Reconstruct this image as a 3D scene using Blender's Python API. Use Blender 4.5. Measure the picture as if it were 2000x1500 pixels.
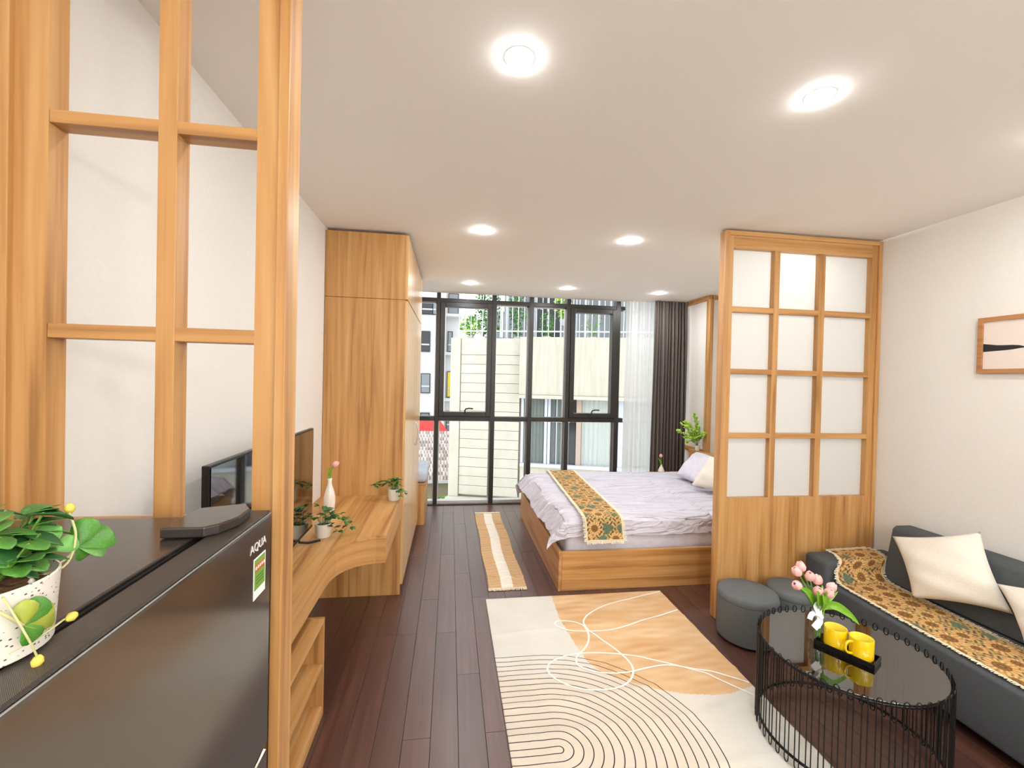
import bpy, bmesh, math, random
import numpy as np
from mathutils import Vector, Matrix
random.seed(7); rng = np.random.RandomState(3)
S = bpy.context.scene
for o in list(bpy.data.objects): bpy.data.objects.remove(o)
COL = S.collection

# ------------------------------------------------------------------ camera
CAM = Vector((0, 0, 1.6))
FWD = Vector((0.14016, 0.99007, -0.01108)).normalized()
RGT = Vector((0.98986, -0.13999, 0.02287)); RGT = (RGT - FWD*RGT.dot(FWD)).normalized()
UP = RGT.cross(FWD)
cd = bpy.data.cameras.new('camera'); cam = bpy.data.objects.new('camera', cd); COL.objects.link(cam)
cd.sensor_width = 36; cd.lens = 848.87/2000*36; cd.clip_start = .02; cd.clip_end = 300
m = Matrix.Identity(4)
for i in range(3):
    m[i][0] = RGT[i]; m[i][1] = UP[i]; m[i][2] = -FWD[i]; m[i][3] = CAM[i]
cam.matrix_world = m; S.camera = cam

# ------------------------------------------------------------------ light and exposure
vs = S.view_settings; vs.view_transform = 'Standard'; vs.look = 'None'; vs.gamma = 1; vs.use_curve_mapping = False
vs.exposure = 0.12
SKY = 2.6
LAMP = 465.0
FILL_GLOBE = 46.0  # emission of the added fill globes
w = bpy.data.worlds.new('sky'); S.world = w; w.use_nodes = True
bg = w.node_tree.nodes['Background']; bg.inputs[0].default_value = (.90, .95, 1.0, 1); bg.inputs[1].default_value = SKY

# ------------------------------------------------------------------ materials
def lin(c):
    if isinstance(c, str): c = [int(c[i:i+2], 16)/255 for i in (0, 2, 4)]
    return tuple(x/12.92 if x <= .04045 else ((x+.055)/1.055)**2.4 for x in c)
def mat(name, color=(.8, .8, .8), rough=.5, **k):
    m = bpy.data.materials.new(name); m.use_nodes = True
    b = m.node_tree.nodes['Principled BSDF']
    b.inputs['Base Color'].default_value = (*lin(color), 1); b.inputs['Roughness'].default_value = rough
    for kk, v in k.items(): b.inputs[kk.replace('_', ' ')].default_value = v
    return m
def N(m, t, **k):
    n = m.node_tree.nodes.new(t)
    for a, v in k.items(): setattr(n, a, v)
    return n
def L(m, a, b): m.node_tree.links.new(a, b)
def P(m): return m.node_tree.nodes['Principled BSDF']
def noise(m, scale, vec=(1, 1, 1), detail=4, rot=None, coord='Object'):
    tc = N(m, 'ShaderNodeTexCoord'); mp = N(m, 'ShaderNodeMapping'); mp.inputs['Scale'].default_value = vec
    no = N(m, 'ShaderNodeTexNoise'); no.inputs['Scale'].default_value = scale; no.inputs['Detail'].default_value = detail
    L(m, tc.outputs[coord], mp.inputs[0]); L(m, mp.outputs[0], no.inputs['Vector']); return no
def ramp(m, src, stops):
    r = N(m, 'ShaderNodeValToRGB'); e = r.color_ramp.elements
    while len(e) < len(stops): e.new(.5)
    for i, (p, c) in enumerate(stops): e[i].position = p; e[i].color = (*lin(c), 1)
    L(m, src, r.inputs[0]); return r
def bump(m, src, strength=.2, dist=.002):
    b = N(m, 'ShaderNodeBump'); b.inputs['Strength'].default_value = strength; b.inputs['Distance'].default_value = dist
    L(m, src, b.inputs['Height']); L(m, b.outputs[0], P(m).inputs['Normal'])
def noisy(name, c1, c2, scale, rough=.6, vec=(1, 1, 1), bs=.2, bd=.002, **k):
    m = mat(name, c1, rough, **k); n = noise(m, scale, vec); r = ramp(m, n.outputs[0], [(.3, c1), (.7, c2)])
    L(m, r.outputs[0], P(m).inputs['Base Color']); bump(m, n.outputs[0], bs, bd); return m
def wood(name, axis, a='D9A868', b='C08A4A', c='E6BC80', rough=.42):
    m = mat(name, a, rough)
    st = [20, 20, 20]
    for q in axis: st['xyz'.index(q)] = .9
    n1 = noise(m, 1.0, st, 5); n1.inputs['Distortion'].default_value = .6
    fs = [90, 90, 90]
    for q in axis: fs['xyz'.index(q)] = 3
    n2 = noise(m, 1.0, fs, 3)
    mx = N(m, 'ShaderNodeMath', operation='MULTIPLY_ADD'); mx.inputs[1].default_value = .25
    L(m, n2.outputs[0], mx.inputs[0]); L(m, n1.outputs[0], mx.inputs[2])
    r = ramp(m, mx.outputs[0], [(.42, b), (.6, a), (.82, c)])
    L(m, r.outputs[0], P(m).inputs['Base Color']); bump(m, n2.outputs[0], .12, .001)
    return m
W = {k: wood('oak_'+k, k, 'BF8C52', '9C6C3A', 'CDA068') for k in 'xyz'}
M_wall = noisy('white_paint', 'E6E2DB', 'E9E5DF', 60, .75, bs=.05)
M_ceil = mat('ceiling_paint', 'F6F2EC', .8)
M_black = mat('black_aluminium', '26231F', .38)
M_silver = mat('silver_aluminium', 'C8C8C6', .35, Metallic=.6)
M_glass = bpy.data.materials.new('window_glass'); M_glass.use_nodes = True
def clear_glass(m, fac, tint=(1, 1, 1), gr=0.0):
    nt = m.node_tree; nt.nodes.clear()
    o = N(m, 'ShaderNodeOutputMaterial'); mx = N(m, 'ShaderNodeMixShader'); t = N(m, 'ShaderNodeBsdfTransparent'); g = N(m, 'ShaderNodeBsdfGlossy')
    g.inputs['Roughness'].default_value = gr; t.inputs[0].default_value = (*tint, 1)
    ge = N(m, 'ShaderNodeNewGeometry'); dt = N(m, 'ShaderNodeVectorMath', operation='DOT_PRODUCT'); L(m, ge.outputs['Incoming'], dt.inputs[0]); L(m, ge.outputs['Normal'], dt.inputs[1])
    ab = N(m, 'ShaderNodeMath', operation='ABSOLUTE'); L(m, dt.outputs['Value'], ab.inputs[0])
    su = N(m, 'ShaderNodeMath', operation='SUBTRACT'); su.inputs[0].default_value = 1; L(m, ab.outputs[0], su.inputs[1])
    pw_ = N(m, 'ShaderNodeMath', operation='POWER'); pw_.inputs[1].default_value = 5; L(m, su.outputs[0], pw_.inputs[0])
    ad = N(m, 'ShaderNodeMath', operation='MULTIPLY_ADD', use_clamp=True); ad.inputs[1].default_value = .96-fac; ad.inputs[2].default_value = fac; L(m, pw_.outputs[0], ad.inputs[0])
    L(m, ad.outputs[0], mx.inputs[0]); L(m, t.outputs[0], mx.inputs[1]); L(m, g.outputs[0], mx.inputs[2]); L(m, mx.outputs[0], o.inputs[0])
clear_glass(M_glass, .0012)
M_smoke = bpy.data.materials.new('smoked_table_glass'); M_smoke.use_nodes = True; clear_glass(M_smoke, .24, (.30, .27, .25))
M_vglass = bpy.data.materials.new('vase_glass'); M_vglass.use_nodes = True; clear_glass(M_vglass, .07, (.90, .93, .93))
M_frost = bpy.data.materials.new('frosted_glass'); M_frost.use_nodes = True
def frost(m):
    m.node_tree.nodes.clear()
    o = N(m, 'ShaderNodeOutputMaterial'); a = N(m, 'ShaderNodeMixShader'); d = N(m, 'ShaderNodeBsdfDiffuse'); t = N(m, 'ShaderNodeBsdfTranslucent'); g = N(m, 'ShaderNodeBsdfGlossy'); b = N(m, 'ShaderNodeMixShader')
    d.inputs[0].default_value = (.86, .85, .82, 1); t.inputs[0].default_value = (.9, .9, .88, 1); g.inputs['Roughness'].default_value = .28
    a.inputs[0].default_value = .5; b.inputs[0].default_value = .06
    L(m, d.outputs[0], a.inputs[1]); L(m, t.outputs[0], a.inputs[2]); L(m, a.outputs[0], b.inputs[1]); L(m, g.outputs[0], b.inputs[2]); L(m, b.outputs[0], o.inputs[0])
frost(M_frost)
M_lamp = mat('lamp_diffuser', 'FFF6E8', .5); P(M_lamp).inputs['Emission Color'].default_value = (.975, .99, 1, 1); P(M_lamp).inputs['Emission Strength'].default_value = LAMP
M_lampring = mat('lamp_ring', 'F4F1EA', .4)
M_vcol = mat('printed_textile', 'FFFFFF', .85)
_a = N(M_vcol, 'ShaderNodeVertexColor'); _a.layer_name = 'Col'; L(M_vcol, _a.outputs[0], P(M_vcol).inputs['Base Color'])
_n = noise(M_vcol, 260, (1, 1, 1), 2); bump(M_vcol, _n.outputs[0], .35, .002)
M_fringe = mat('cream_fringe', 'E6DABF', .9)
M_white_tex = noisy('white_bedding', 'D0CCD8', 'DAD7E2', 25, .85, bs=.15, bd=.004)
M_duvet = mat('duvet_cotton', 'D3CFDB', .9)
_n1 = noise(M_duvet, 1.0, (2.2, 17, 6), 3); _n1.inputs['Distortion'].default_value = 1.2
_n2 = noise(M_duvet, 1.0, (5, 48, 12), 3); _n2.inputs['Distortion'].default_value = .8
_ma = N(M_duvet, 'ShaderNodeMath', operation='MULTIPLY_ADD'); _ma.inputs[1].default_value = .35; L(M_duvet, _n2.outputs[0], _ma.inputs[0])
_rg = N(M_duvet, 'ShaderNodeMath', operation='SUBTRACT'); _rg.inputs[1].default_value = .5; L(M_duvet, _n1.outputs[0], _rg.inputs[0])
_ab = N(M_duvet, 'ShaderNodeMath', operation='ABSOLUTE'); L(M_duvet, _rg.outputs[0], _ab.inputs[0]); _mu = N(M_duvet, 'ShaderNodeMath', operation='MULTIPLY'); _mu.inputs[1].default_value = -2.2; L(M_duvet, _ab.outputs[0], _mu.inputs[0])
L(M_duvet, _mu.outputs[0], _ma.inputs[2]); bump(M_duvet, _ma.outputs[0], .9, .035)
M_cream = noisy('cream_linen', 'E2DACA', 'EAE3D5', 140, .9, bs=.3, bd=.002)
M_sofa = noisy('dark_grey_fabric', '484B4E', '54575A', 220, .9, bs=.35, bd=.002)
M_ott = noisy('grey_fabric', '5C6061', '666A6A', 220, .9, bs=.35, bd=.002)
M_curt = noisy('brown_curtain_fabric', '625853', '6E635D', 60, .55, bs=.2)
M_sheer = bpy.data.materials.new('sheer_fabric'); M_sheer.use_nodes = True
def sheer(m):
    m.node_tree.nodes.clear()
    o = N(m, 'ShaderNodeOutputMaterial'); a = N(m, 'ShaderNodeMixShader'); b = N(m, 'ShaderNodeMixShader'); d = N(m, 'ShaderNodeBsdfDiffuse'); t = N(m, 'ShaderNodeBsdfTranslucent'); tr = N(m, 'ShaderNodeBsdfTransparent')
    d.inputs[0].default_value = (.85, .86, .86, 1); t.inputs[0].default_value = (.85, .86, .87, 1); a.inputs[0].default_value = .5; b.inputs[0].default_value = .20
    L(m, d.outputs[0], a.inputs[1]); L(m, t.outputs[0], a.inputs[2]); L(m, a.outputs[0], b.inputs[1]); L(m, tr.outputs[0], b.inputs[2]); L(m, b.outputs[0], o.inputs[0])
sheer(M_sheer)
M_wire = mat('black_wire', '141312', .35, Metallic=.3)
M_yellow = mat('yellow_glaze', 'F2C80E', .12, Coat_Weight=.6)
M_yellow_in = mat('yellow_glaze_pale', 'F7E04A', .2, Coat_Weight=.5)
M_tray = mat('black_tray', '0B0A0A', .25)
M_tv = mat('tv_screen', '060606', .04, Coat_Weight=1.0, Specular_IOR_Level=1.0)
M_tvb = mat('tv_plastic', '120F0E', .35)
M_fridge_door = mat('fridge_door_metal', '6E6862', .13, Metallic=.8)
M_fridge_top = mat('fridge_top_metal', '5E5550', .20, Metallic=.7)
M_fridge_side = mat('fridge_side', '3A342F', .35, Metallic=.5)
M_gloss_black = mat('gloss_black_plastic', '0E0D0D', .08, Coat_Weight=.8)
M_hinge = mat('hinge_plastic', '4C4642', .12, Metallic=.55)
M_carbon = mat('carbon_weave', '4A433E', .35, Metallic=.5)
_w = N(M_carbon, 'ShaderNodeTexWave'); _w.bands_direction = 'DIAGONAL'; _w.inputs['Scale'].default_value = 420
_tc = N(M_carbon, 'ShaderNodeTexCoord'); L(M_carbon, _tc.outputs['Object'], _w.inputs['Vector'])
_r = ramp(M_carbon, _w.outputs[0], [(.3, '3A342F'), (.7, '5E554E')]); L(M_carbon, _r.outputs[0], P(M_carbon).inputs['Base Color']); bump(M_carbon, _w.outputs[0], .4, .001)
M_leaf = noisy('leaf_green', '3F7A28', '5B9636', 30, .45, bs=.1)
M_leaf_dark = noisy('leaf_dark_green', '28562A', '3B7436', 60, .4, bs=.1)
M_leaf_bright = noisy('leaf_bright_green', '9CC93A', 'BADC58', 20, .5, bs=.1)
M_leaf_pale = noisy('leaf_pale_green', '5DA050', '86BF63', 60, .45, bs=.1)
M_leaf_yellow = noisy('leaf_yellow_green', 'A9A83A', '8FA63C', 60, .45, bs=.1)
M_stem = mat('stem_green', '6E9440', .5)
M_stem_pale = mat('stem_pale', 'C9C58A', .5)
M_bud = mat('bud_yellow', 'D8C352', .5)
M_tulip = mat('tulip_pink', 'F5B9B3', .45, Subsurface_Weight=.0)
M_tulip_in = mat('tulip_centre', '8A3A44', .6)
M_tulip_leaf = noisy('tulip_leaf', '6BA11F', '84B933', 40, .4, vec=(1, 1, 1), bs=.1)
M_ceramic = mat('white_ceramic', 'EDE6DC', .22, Coat_Weight=.4)
M_pot = mat('white_stone_pot', 'E0DACB', .5)
M_soil = noisy('soil', '5A3E28', '8A6238', 90, .95, bs=.9, bd=.01)
M_pearl = mat('pearl', 'E9E4DA', .2)
M_speckle = mat('speckled_ceramic', 'E6DFD3', .3)
_v = N(M_speckle, 'ShaderNodeTexVoronoi'); _v.inputs['Scale'].default_value = 1.0; _tc = N(M_speckle, 'ShaderNodeTexCoord'); _mp = N(M_speckle, 'ShaderNodeMapping')
_mp.inputs['Scale'].default_value = (170, 170, 260); L(M_speckle, _tc.outputs['Object'], _mp.inputs[0]); L(M_speckle, _mp.outputs[0], _v.inputs['Vector'])
_r = ramp(M_speckle, _v.outputs['Distance'], [(.17, '4A423C'), (.26, 'E6DFD3')]); L(M_speckle, _r.outputs[0], P(M_speckle).inputs['Base Color'])
M_concrete = noisy('cream_concrete', 'B4AF9F', 'BFBAAC', 3, .9, bs=.3, bd=.01)
M_conc_streak = noisy('streaked_concrete', 'AEA895', 'BDB9AB', 1.0, .9, vec=(14, 14, 1.2), bs=.2, bd=.01)
M_apt = mat('white_render', 'CDCCCB', .85)
M_apt2 = mat('grey_render', '999C9E', .85)
M_frame_white = mat('white_window_frame', 'BCC0C9', .5)
M_dark_glass = mat('dark_glass', '7B8185', .1)
M_darker_glass = mat('shaded_glass', '2A2C2E', .15)
M_pale_curtain = mat('pale_curtain', 'B2B8B1', .9)
M_grey_curtain = mat('grey_curtain', '6F7670', .9)
M_pink_jamb = mat('pinkish_jamb', 'AC998A', .8)
M_red = mat('red_canvas', 'C0342E', .8)
M_tile = mat('grey_brown_roof_tile', '8A7C76', .85)
M_beige = mat('beige_render', '978E76', .9)
M_ground = noisy('pale_ground', 'D6D3CA', 'DEDBD3', 2, .95)
M_rail = mat('white_painted_metal', 'DCDCDA', .5)
M_ac = mat('off_white_plastic', 'BBBCB9', .6)
M_blue_cushion = noisy('pale_blue_fabric', 'AEB9C9', 'C8D0DC', 20, .9, bs=.2)
M_paper = mat('pale_pink_paper', 'E6D8CD', .8)
M_ink = mat('black_ink', '221F20', .7)
M_walnut = wood('picture_frame_wood', 'y', 'B27A4A', '96623A', 'C08A58')
M_ribbon = mat('white_ribbon', 'F6F5F5', .7)
M_sticker = mat('green_sticker', '6E9A34', .5)
M_sticker_w = mat('white_sticker', 'F1F3EC', .5)
M_sticker_r = mat('red_sticker', 'C9502C', .5)
M_letter = mat('silver_letters', 'E9E4DE', .35)
M_joint = mat('floor_joint', '201513', .8)

# floor planks: dark wenge laminate, tone varies plank by plank
M_floor = mat('wenge_laminate', '4A2E26', .34, Specular_IOR_Level=.9, Coat_Weight=.25, Coat_Roughness=.35)
def mkfloor(m):
    oi = N(m, 'ShaderNodeObjectInfo')
    tc = N(m, 'ShaderNodeTexCoord'); ad = N(m, 'ShaderNodeVectorMath', operation='MULTIPLY_ADD'); ad.inputs[1].default_value = (1, 1, 1)
    cmb = N(m, 'ShaderNodeCombineXYZ'); mu = N(m, 'ShaderNodeMath', operation='MULTIPLY'); mu.inputs[1].default_value = 50
    L(m, oi.outputs['Random'], mu.inputs[0]); L(m, mu.outputs[0], cmb.inputs[0]); L(m, mu.outputs[0], cmb.inputs[1])
    L(m, tc.outputs['Object'], ad.inputs[0]); L(m, cmb.outputs[0], ad.inputs[2])
    mp = N(m, 'ShaderNodeMapping'); mp.inputs['Scale'].default_value = (38, 1.6, 1); L(m, ad.outputs[0], mp.inputs[0])
    no = N(m, 'ShaderNodeTexNoise'); no.inputs['Scale'].default_value = 1; no.inputs['Detail'].default_value = 6; no.inputs['Distortion'].default_value = .8
    L(m, mp.outputs[0], no.inputs['Vector'])
    r = ramp(m, no.outputs[0], [(.25, '45291F'), (.55, '54342A'), (.85, '624136')])
    hs = N(m, 'ShaderNodeHueSaturation'); mr = N(m, 'ShaderNodeMapRange'); mr.inputs[3].default_value = .82; mr.inputs[4].default_value = 1.22
    L(m, oi.outputs['Random'], mr.inputs[0]); L(m, mr.outputs[0], hs.inputs['Value']); L(m, r.outputs[0], hs.inputs['Color'])
    L(m, hs.outputs[0], P(m).inputs['Base Color']); bump(m, no.outputs[0], .08, .001)
mkfloor(M_floor)

# ------------------------------------------------------------------ helpers
def origin(p):
    o = Vector((0, 0, 0))
    while p is not None: o += p.location; p = p.parent
    return o
class MB:
    def __init__(s): s.v = []; s.f = []; s.c = []
    def add(s, v, f):
        n = len(s.v); s.v += [tuple(x) for x in v]; s.f += [[i+n for i in q] for q in f]; return s
    def box(s, x0, x1, y0, y1, z0, z1):
        return s.add([(x0, y0, z0), (x1, y0, z0), (x1, y1, z0), (x0, y1, z0), (x0, y0, z1), (x1, y0, z1), (x1, y1, z1), (x0, y1, z1)],
                     [(0, 3, 2, 1), (4, 5, 6, 7), (0, 1, 5, 4), (1, 2, 6, 5), (2, 3, 7, 6), (3, 0, 4, 7)])
    def prism(s, poly, z0, z1):
        n = len(poly)
        return s.add([(x, y, z0) for x, y in poly]+[(x, y, z1) for x, y in poly],
                     [list(range(n))[::-1], list(range(n, 2*n))]+[(i, (i+1) % n, n+(i+1) % n, n+i) for i in range(n)])
    def tube(s, pts, r, k=8, closed=False, cap=True):
        pts = [Vector(p) for p in pts]; n = len(pts); rings = []; prev = None
        rr = r if isinstance(r, (list, tuple)) else [r]*n
        for i, p in enumerate(pts):
            a = pts[(i-1) % n] if (closed or i > 0) else p; b = pts[(i+1) % n] if (closed or i < n-1) else p
            t = (b-a).normalized()
            if prev is None: nx = t.orthogonal().normalized()
            else: nx = (prev - t*prev.dot(t)).normalized()
            prev = nx; ny = t.cross(nx)
            rings.append([p+(nx*math.cos(2*math.pi*j/k)+ny*math.sin(2*math.pi*j/k))*rr[i] for j in range(k)])
        v = [q for R in rings for q in R]; f = []
        for i in range(n if closed else n-1):
            i2 = (i+1) % n
            for j in range(k): f.append((i*k+j, i*k+(j+1) % k, i2*k+(j+1) % k, i2*k+j))
        if cap and not closed: f += [list(range(k))[::-1], [(n-1)*k+j for j in range(k)]]
        return s.add(v, f)
    def lathe(s, prof, c=(0, 0, 0), k=24, ex=1, ey=1):
        v = []; f = []; n = len(prof)
        for r, z in prof:
            for j in range(k):
                a = 2*math.pi*j/k; v.append((c[0]+r*ex*math.cos(a), c[1]+r*ey*math.sin(a), c[2]+z))
        for i in range(n-1):
            for j in range(k): f.append((i*k+j, i*k+(j+1) % k, (i+1)*k+(j+1) % k, (i+1)*k+j))
        if prof[0][0] > 2e-3 and prof[1][1] >= prof[0][1]: f.append(list(range(k))[::-1])
        return s.add(v, f)
    def grid(s, fn, nu, nv, thick=0):
        P_ = [[Vector(fn(i/nu, j/nv)) for j in range(nv+1)] for i in range(nu+1)]
        v = [p for r in P_ for p in r]; f = [(i*(nv+1)+j, (i+1)*(nv+1)+j, (i+1)*(nv+1)+j+1, i*(nv+1)+j+1) for i in range(nu) for j in range(nv)]
        return s.add(v, f)
    def build(s, name, material, parent=None, bevel=0, smooth=False, seg=2, local=False, loc=None, merge=False):
        me = bpy.data.meshes.new(name)
        o = Vector((0, 0, 0)) if local else (Vector(loc) if loc is not None and parent is None else origin(parent))
        me.from_pydata([tuple(Vector(q)-o) for q in s.v], [], s.f)
        bm = bmesh.new(); bm.from_mesh(me)
        if merge: bmesh.ops.remove_doubles(bm, verts=bm.verts, dist=1e-5)
        if bevel:
            es = [e for e in bm.edges if len(e.link_faces) == 2 and e.calc_face_angle(0) > .6]
            bmesh.ops.bevel(bm, geom=es, offset=bevel, segments=seg, affect='EDGES', profile=.5)
        if not smooth or not smooth == 'keep':
            bmesh.ops.recalc_face_normals(bm, faces=bm.faces)
        bm.to_mesh(me); bm.free()
        if smooth:
            me.polygons.foreach_set('use_smooth', [True]*len(me.polygons))
            if bevel or smooth == 'auto': me.set_sharp_from_angle(angle=math.radians(45))
        me.materials.append(material)
        ob = bpy.data.objects.new(name, me); COL.objects.link(ob)
        if parent is not None: ob.parent = parent
        elif loc is not None: ob.location = loc
        return ob
def tag(o, label=None, cat=None, group=None, kind=None):
    if label: o['label'] = label
    if cat: o['category'] = cat
    if group: o['group'] = group
    if kind: o['kind'] = kind
    return o
def thing(name, loc, label=None, cat=None, group=None, kind=None, rz=0):
    o = bpy.data.objects.new(name, None); COL.objects.link(o); o.location = loc; o.rotation_euler = (0, 0, rz); o.empty_display_size = .1
    return tag(o, label, cat, group, kind)
def box(name, d, material, parent=None, bevel=0, local=False, smooth=False):
    return MB().box(*d).build(name, material, parent, bevel, local=local, smooth=smooth)
def inst(mesh_ob, name, loc, rot=(0, 0, 0), sc=(1, 1, 1), parent=None, material=None):
    o = bpy.data.objects.new(name, mesh_ob if isinstance(mesh_ob, bpy.types.Mesh) else mesh_ob.data); COL.objects.link(o)
    o.location = Vector(loc)-(origin(parent) if parent is not None else Vector((0, 0, 0))); o.rotation_euler = rot; o.scale = sc
    if parent is not None: o.parent = parent
    return o
def mesh_of(mb, name, material, bevel=0, smooth=False):
    o = mb.build(name, material, None, bevel, smooth=smooth, local=True); me = o.data; bpy.data.objects.remove(o); return me
def copy_tree(o, parent=None):
    c = o.copy(); COL.objects.link(c)
    if parent is not None: c.parent = parent
    for ch in list(o.children): copy_tree(ch, c)
    return c
def smoothpath(pts, n=8):
    pts = [Vector(p) for p in pts]; out = []
    for i in range(len(pts)-1):
        p0 = pts[max(i-1, 0)]; p1 = pts[i]; p2 = pts[i+1]; p3 = pts[min(i+2, len(pts)-1)]
        for k in range(n):
            t = k/n; out.append(.5*((2*p1)+(p2-p0)*t+(2*p0-5*p1+4*p2-p3)*t*t+(3*p1-p0-3*p2+p3)*t**3))
    out.append(pts[-1]); return out
def setcol(ob, cols):
    me = ob.data; a = me.color_attributes.new('Col', 'FLOAT_COLOR', 'POINT')
    arr = np.ones((len(me.vertices), 4), dtype=np.float32); arr[:, :3] = cols; a.data.foreach_set('color', arr.ravel())
ZC = 2.65

# ================================================================== ROOM SHELL
XL, XR, XN, YW, YB = -.9, 3.03, 3.24, 5.56, -2.2
floor = box('floor', (XL-.1, XN+.1, YB-.1, YW+.12, -.12, -.003), M_joint); tag(floor, 'dark brown wooden laminate floor', kind='structure')
back_floor = box('floor', (XL, XN, YB, .30, -.003, -.0002), M_floor); tag(back_floor, 'floor behind the camera', kind='structure')
lens_ = [1.22]; pw = .122
pl_meshes = {}
def plank_mesh(wd, ln):
    k = (round(wd, 3), round(ln, 3))
    if k not in pl_meshes:
        pl_meshes[k] = mesh_of(MB().box(-wd/2+.0009, wd/2-.0009, 0, ln-.0018, -.004, 0), 'plank', M_floor, .0007)
    return pl_meshes[k]
c0 = -.055
i0 = int(math.floor((XL-c0)/pw)); x = c0+i0*pw
while x < XN:
    a, b = max(x, XL), min(x+pw, XN)
    if b-a > .01:
        y = .30-random.choice([0, .2, .4, .6, .8, 1.0]); 
        first = True
        while y < YW:
            y2 = min(y+1.22, YW); ys = max(y, .30)
            if y2-ys > .02:
                inst(plank_mesh(b-a, y2-ys), 'plank', ((a+b)/2, ys, 0), parent=floor)
            y += 1.22
    x += pw
ceil = box('ceiling', (XL-.1, XN+.1, YB-.1, YW-.10, ZC, ZC+.15), M_ceil); tag(ceil, 'white painted ceiling', kind='structure')
box('trim_1', (XL-.1, XN+.1, YW-.10, YW+.2, ZC+.10, ZC+.25), M_ceil)['kind'] = 'structure'
tag(box('wall_left', (XL-.12, XL, YB, YW+.1, 0, ZC), M_wall), kind='structure')
tag(box('wall_right', (XR, XR+.35, YB, 2.78, 0, ZC), M_wall), kind='structure')
wn = box('wall_right', (XN, XN+.14, 2.78, 4.80, 0, ZC), M_wall); wn['kind'] = 'structure'
wp = box('wall_right', (3.05, 3.38, 4.80, YW+.1, 0, ZC), M_wall); wp['kind'] = 'structure'
# back wall with a wide window opening (behind the camera)
wb = MB().box(XL, XR, YB-.12, YB, 0, ZC).build('wall_back', M_wall); wb['kind'] = 'structure'

# curtain wall window ------------------------------------------------
win = thing('window_1', (1.0, YW, 0), 'full-height black aluminium window wall with two awning sashes', kind='structure')
MUL = [(-.86, .05), (-.165, .048), (.535, .055), (1.012, .058), (1.506, .052), (2.182, .058), (2.99, .05)]
for x, wd in MUL:
    box('mullion', (x-wd/2, x+wd/2, YW-.06, YW+.07, 0, ZC+.1), M_black, win, .003)
for (z0, z1) in ((2.546, 2.594), (1.060, 1.114)):
    box('rail', (XL, 2.275, YW-.055, YW+.06, z0, z1), M_black, win, .003)
box('bottom_rail', (XL, 3.03, YW-.03, YW+.06, .008, .05), M_silver, win, .003)
box('base_track', (XL, 3.03, YW-.07, YW+.07, .0005, .012), M_black, win, .002)
for i in range(len(MUL)-1):
    a = MUL[i][0]+MUL[i][1]/2; b = MUL[i+1][0]-MUL[i+1][1]/2
    box('pane', (a+.002, b-.002, YW+.02, YW+.026, .052, 1.058), M_glass, win)
    if i not in (1, 4): box('pane', (a+.002, b-.002, YW+.02, YW+.026, 1.116, 2.544), M_glass, win)
    box('pane', (a+.002, b-.002, YW+.02, YW+.026, 2.596, ZC+.1), M_glass, win)
    for (z0, z1) in ((.05, 1.06), (1.114, 2.546)):   # silver glazing beads
        if z0 > 1 and i in (1, 4): continue
        t = .012; mb = MB().box(a, a+t, YW+.028, YW+.045, z0, z1).box(b-t, b, YW+.028, YW+.045, z0, z1).box(a, b, YW+.028, YW+.045, z1-t, z1)
        mb.build('glazing_bead', M_silver, win)
def sash(a, b, hx):
    z0, z1 = 1.116, 2.544; t = .058
    mb = MB().box(a, a+t, YW-.075, YW+.03, z0, z1).box(b-t, b, YW-.075, YW+.03, z0, z1).box(a+t, b-t, YW-.075, YW+.03, z0, z0+t).box(a+t, b-t, YW-.075, YW+.03, z1-t, z1)
    f = mb.build('sash', M_black, win, .004)
    box('pane', (a+t, b-t, YW-.02, YW-.012, z0+t, z1-t), M_glass, f)
    h = MB().box(hx-.035, hx+.035, YW-.10, YW-.074, z0+.028, z0+.058)
    h.tube([(hx, YW-.10, z0+.045), (hx, YW-.115, z0+.08), (hx+.01, YW-.12, z0+.10), (hx+.05, YW-.12, z0+.108), (hx+.10, YW-.12, z0+.104)], .009, 8)
    h.build('handle', M_black, f, smooth='auto')
sash(-.14, .506, .185); sash(1.534, 2.152, 1.825)

# trim on the bed wall ----------------------------------------------
tr = thing('trim_2', (3.05, 5.1, 0), 'oak moulding framing the white panel beside the bed', kind='structure')
box('moulding', (3.022, 3.05, 5.47, 5.53, .0, 2.60), W['z'], tr, .003)
box('moulding', (3.012, 3.05, 4.775, 5.55, 2.60, ZC-.001), W['y'], tr, .003)
box('moulding', (3.012, 3.06, 4.755, 4.83, .78, 2.60), W['z'], tr, .003)
box('moulding', (3.012, 3.05, 4.83, 5.47, .745, .80), W['y'], tr, .003)
box('moulding', (3.06, 3.24, 4.775, 4.80, 2.60, ZC-.001), W['x'], tr, .003)

# ================================================================== DOWNLIGHTS
rows = [(.2, 'left'), (1.30, 'middle'), (2.41, 'right')]
ys = [(1.415, 'nearest the camera'), (3.10, 'halfway down the room'), (4.84, 'nearest the windows'), (-.95, 'behind the camera')]
dl0 = None
for j, (y, where) in enumerate(ys):
    for i, (x, side) in enumerate(rows):
        if dl0 is None:
            dl0 = thing('downlight', (x, y, ZC))
            MB().lathe([(.043, -.0008), (.045, -.0018), (.050, -.0016), (.052, -.0002)], (x, y, ZC), 32).build('ring', M_lampring, dl0, smooth='auto')
            MB().lathe([(.0, -.008), (.02, -.0077), (.034, -.0065), (.041, -.0045), (.0425, -.0008)], (x, y, ZC), 32).build('diffuser', M_lamp, dl0, smooth=True)
            d = dl0
        else:
            d = copy_tree(dl0); d.location = (x, y, ZC)
        tag(d, 'round lit recessed ceiling downlight, %s row, %s' % (side, where), 'downlight', 'recessed ceiling downlights')

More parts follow.
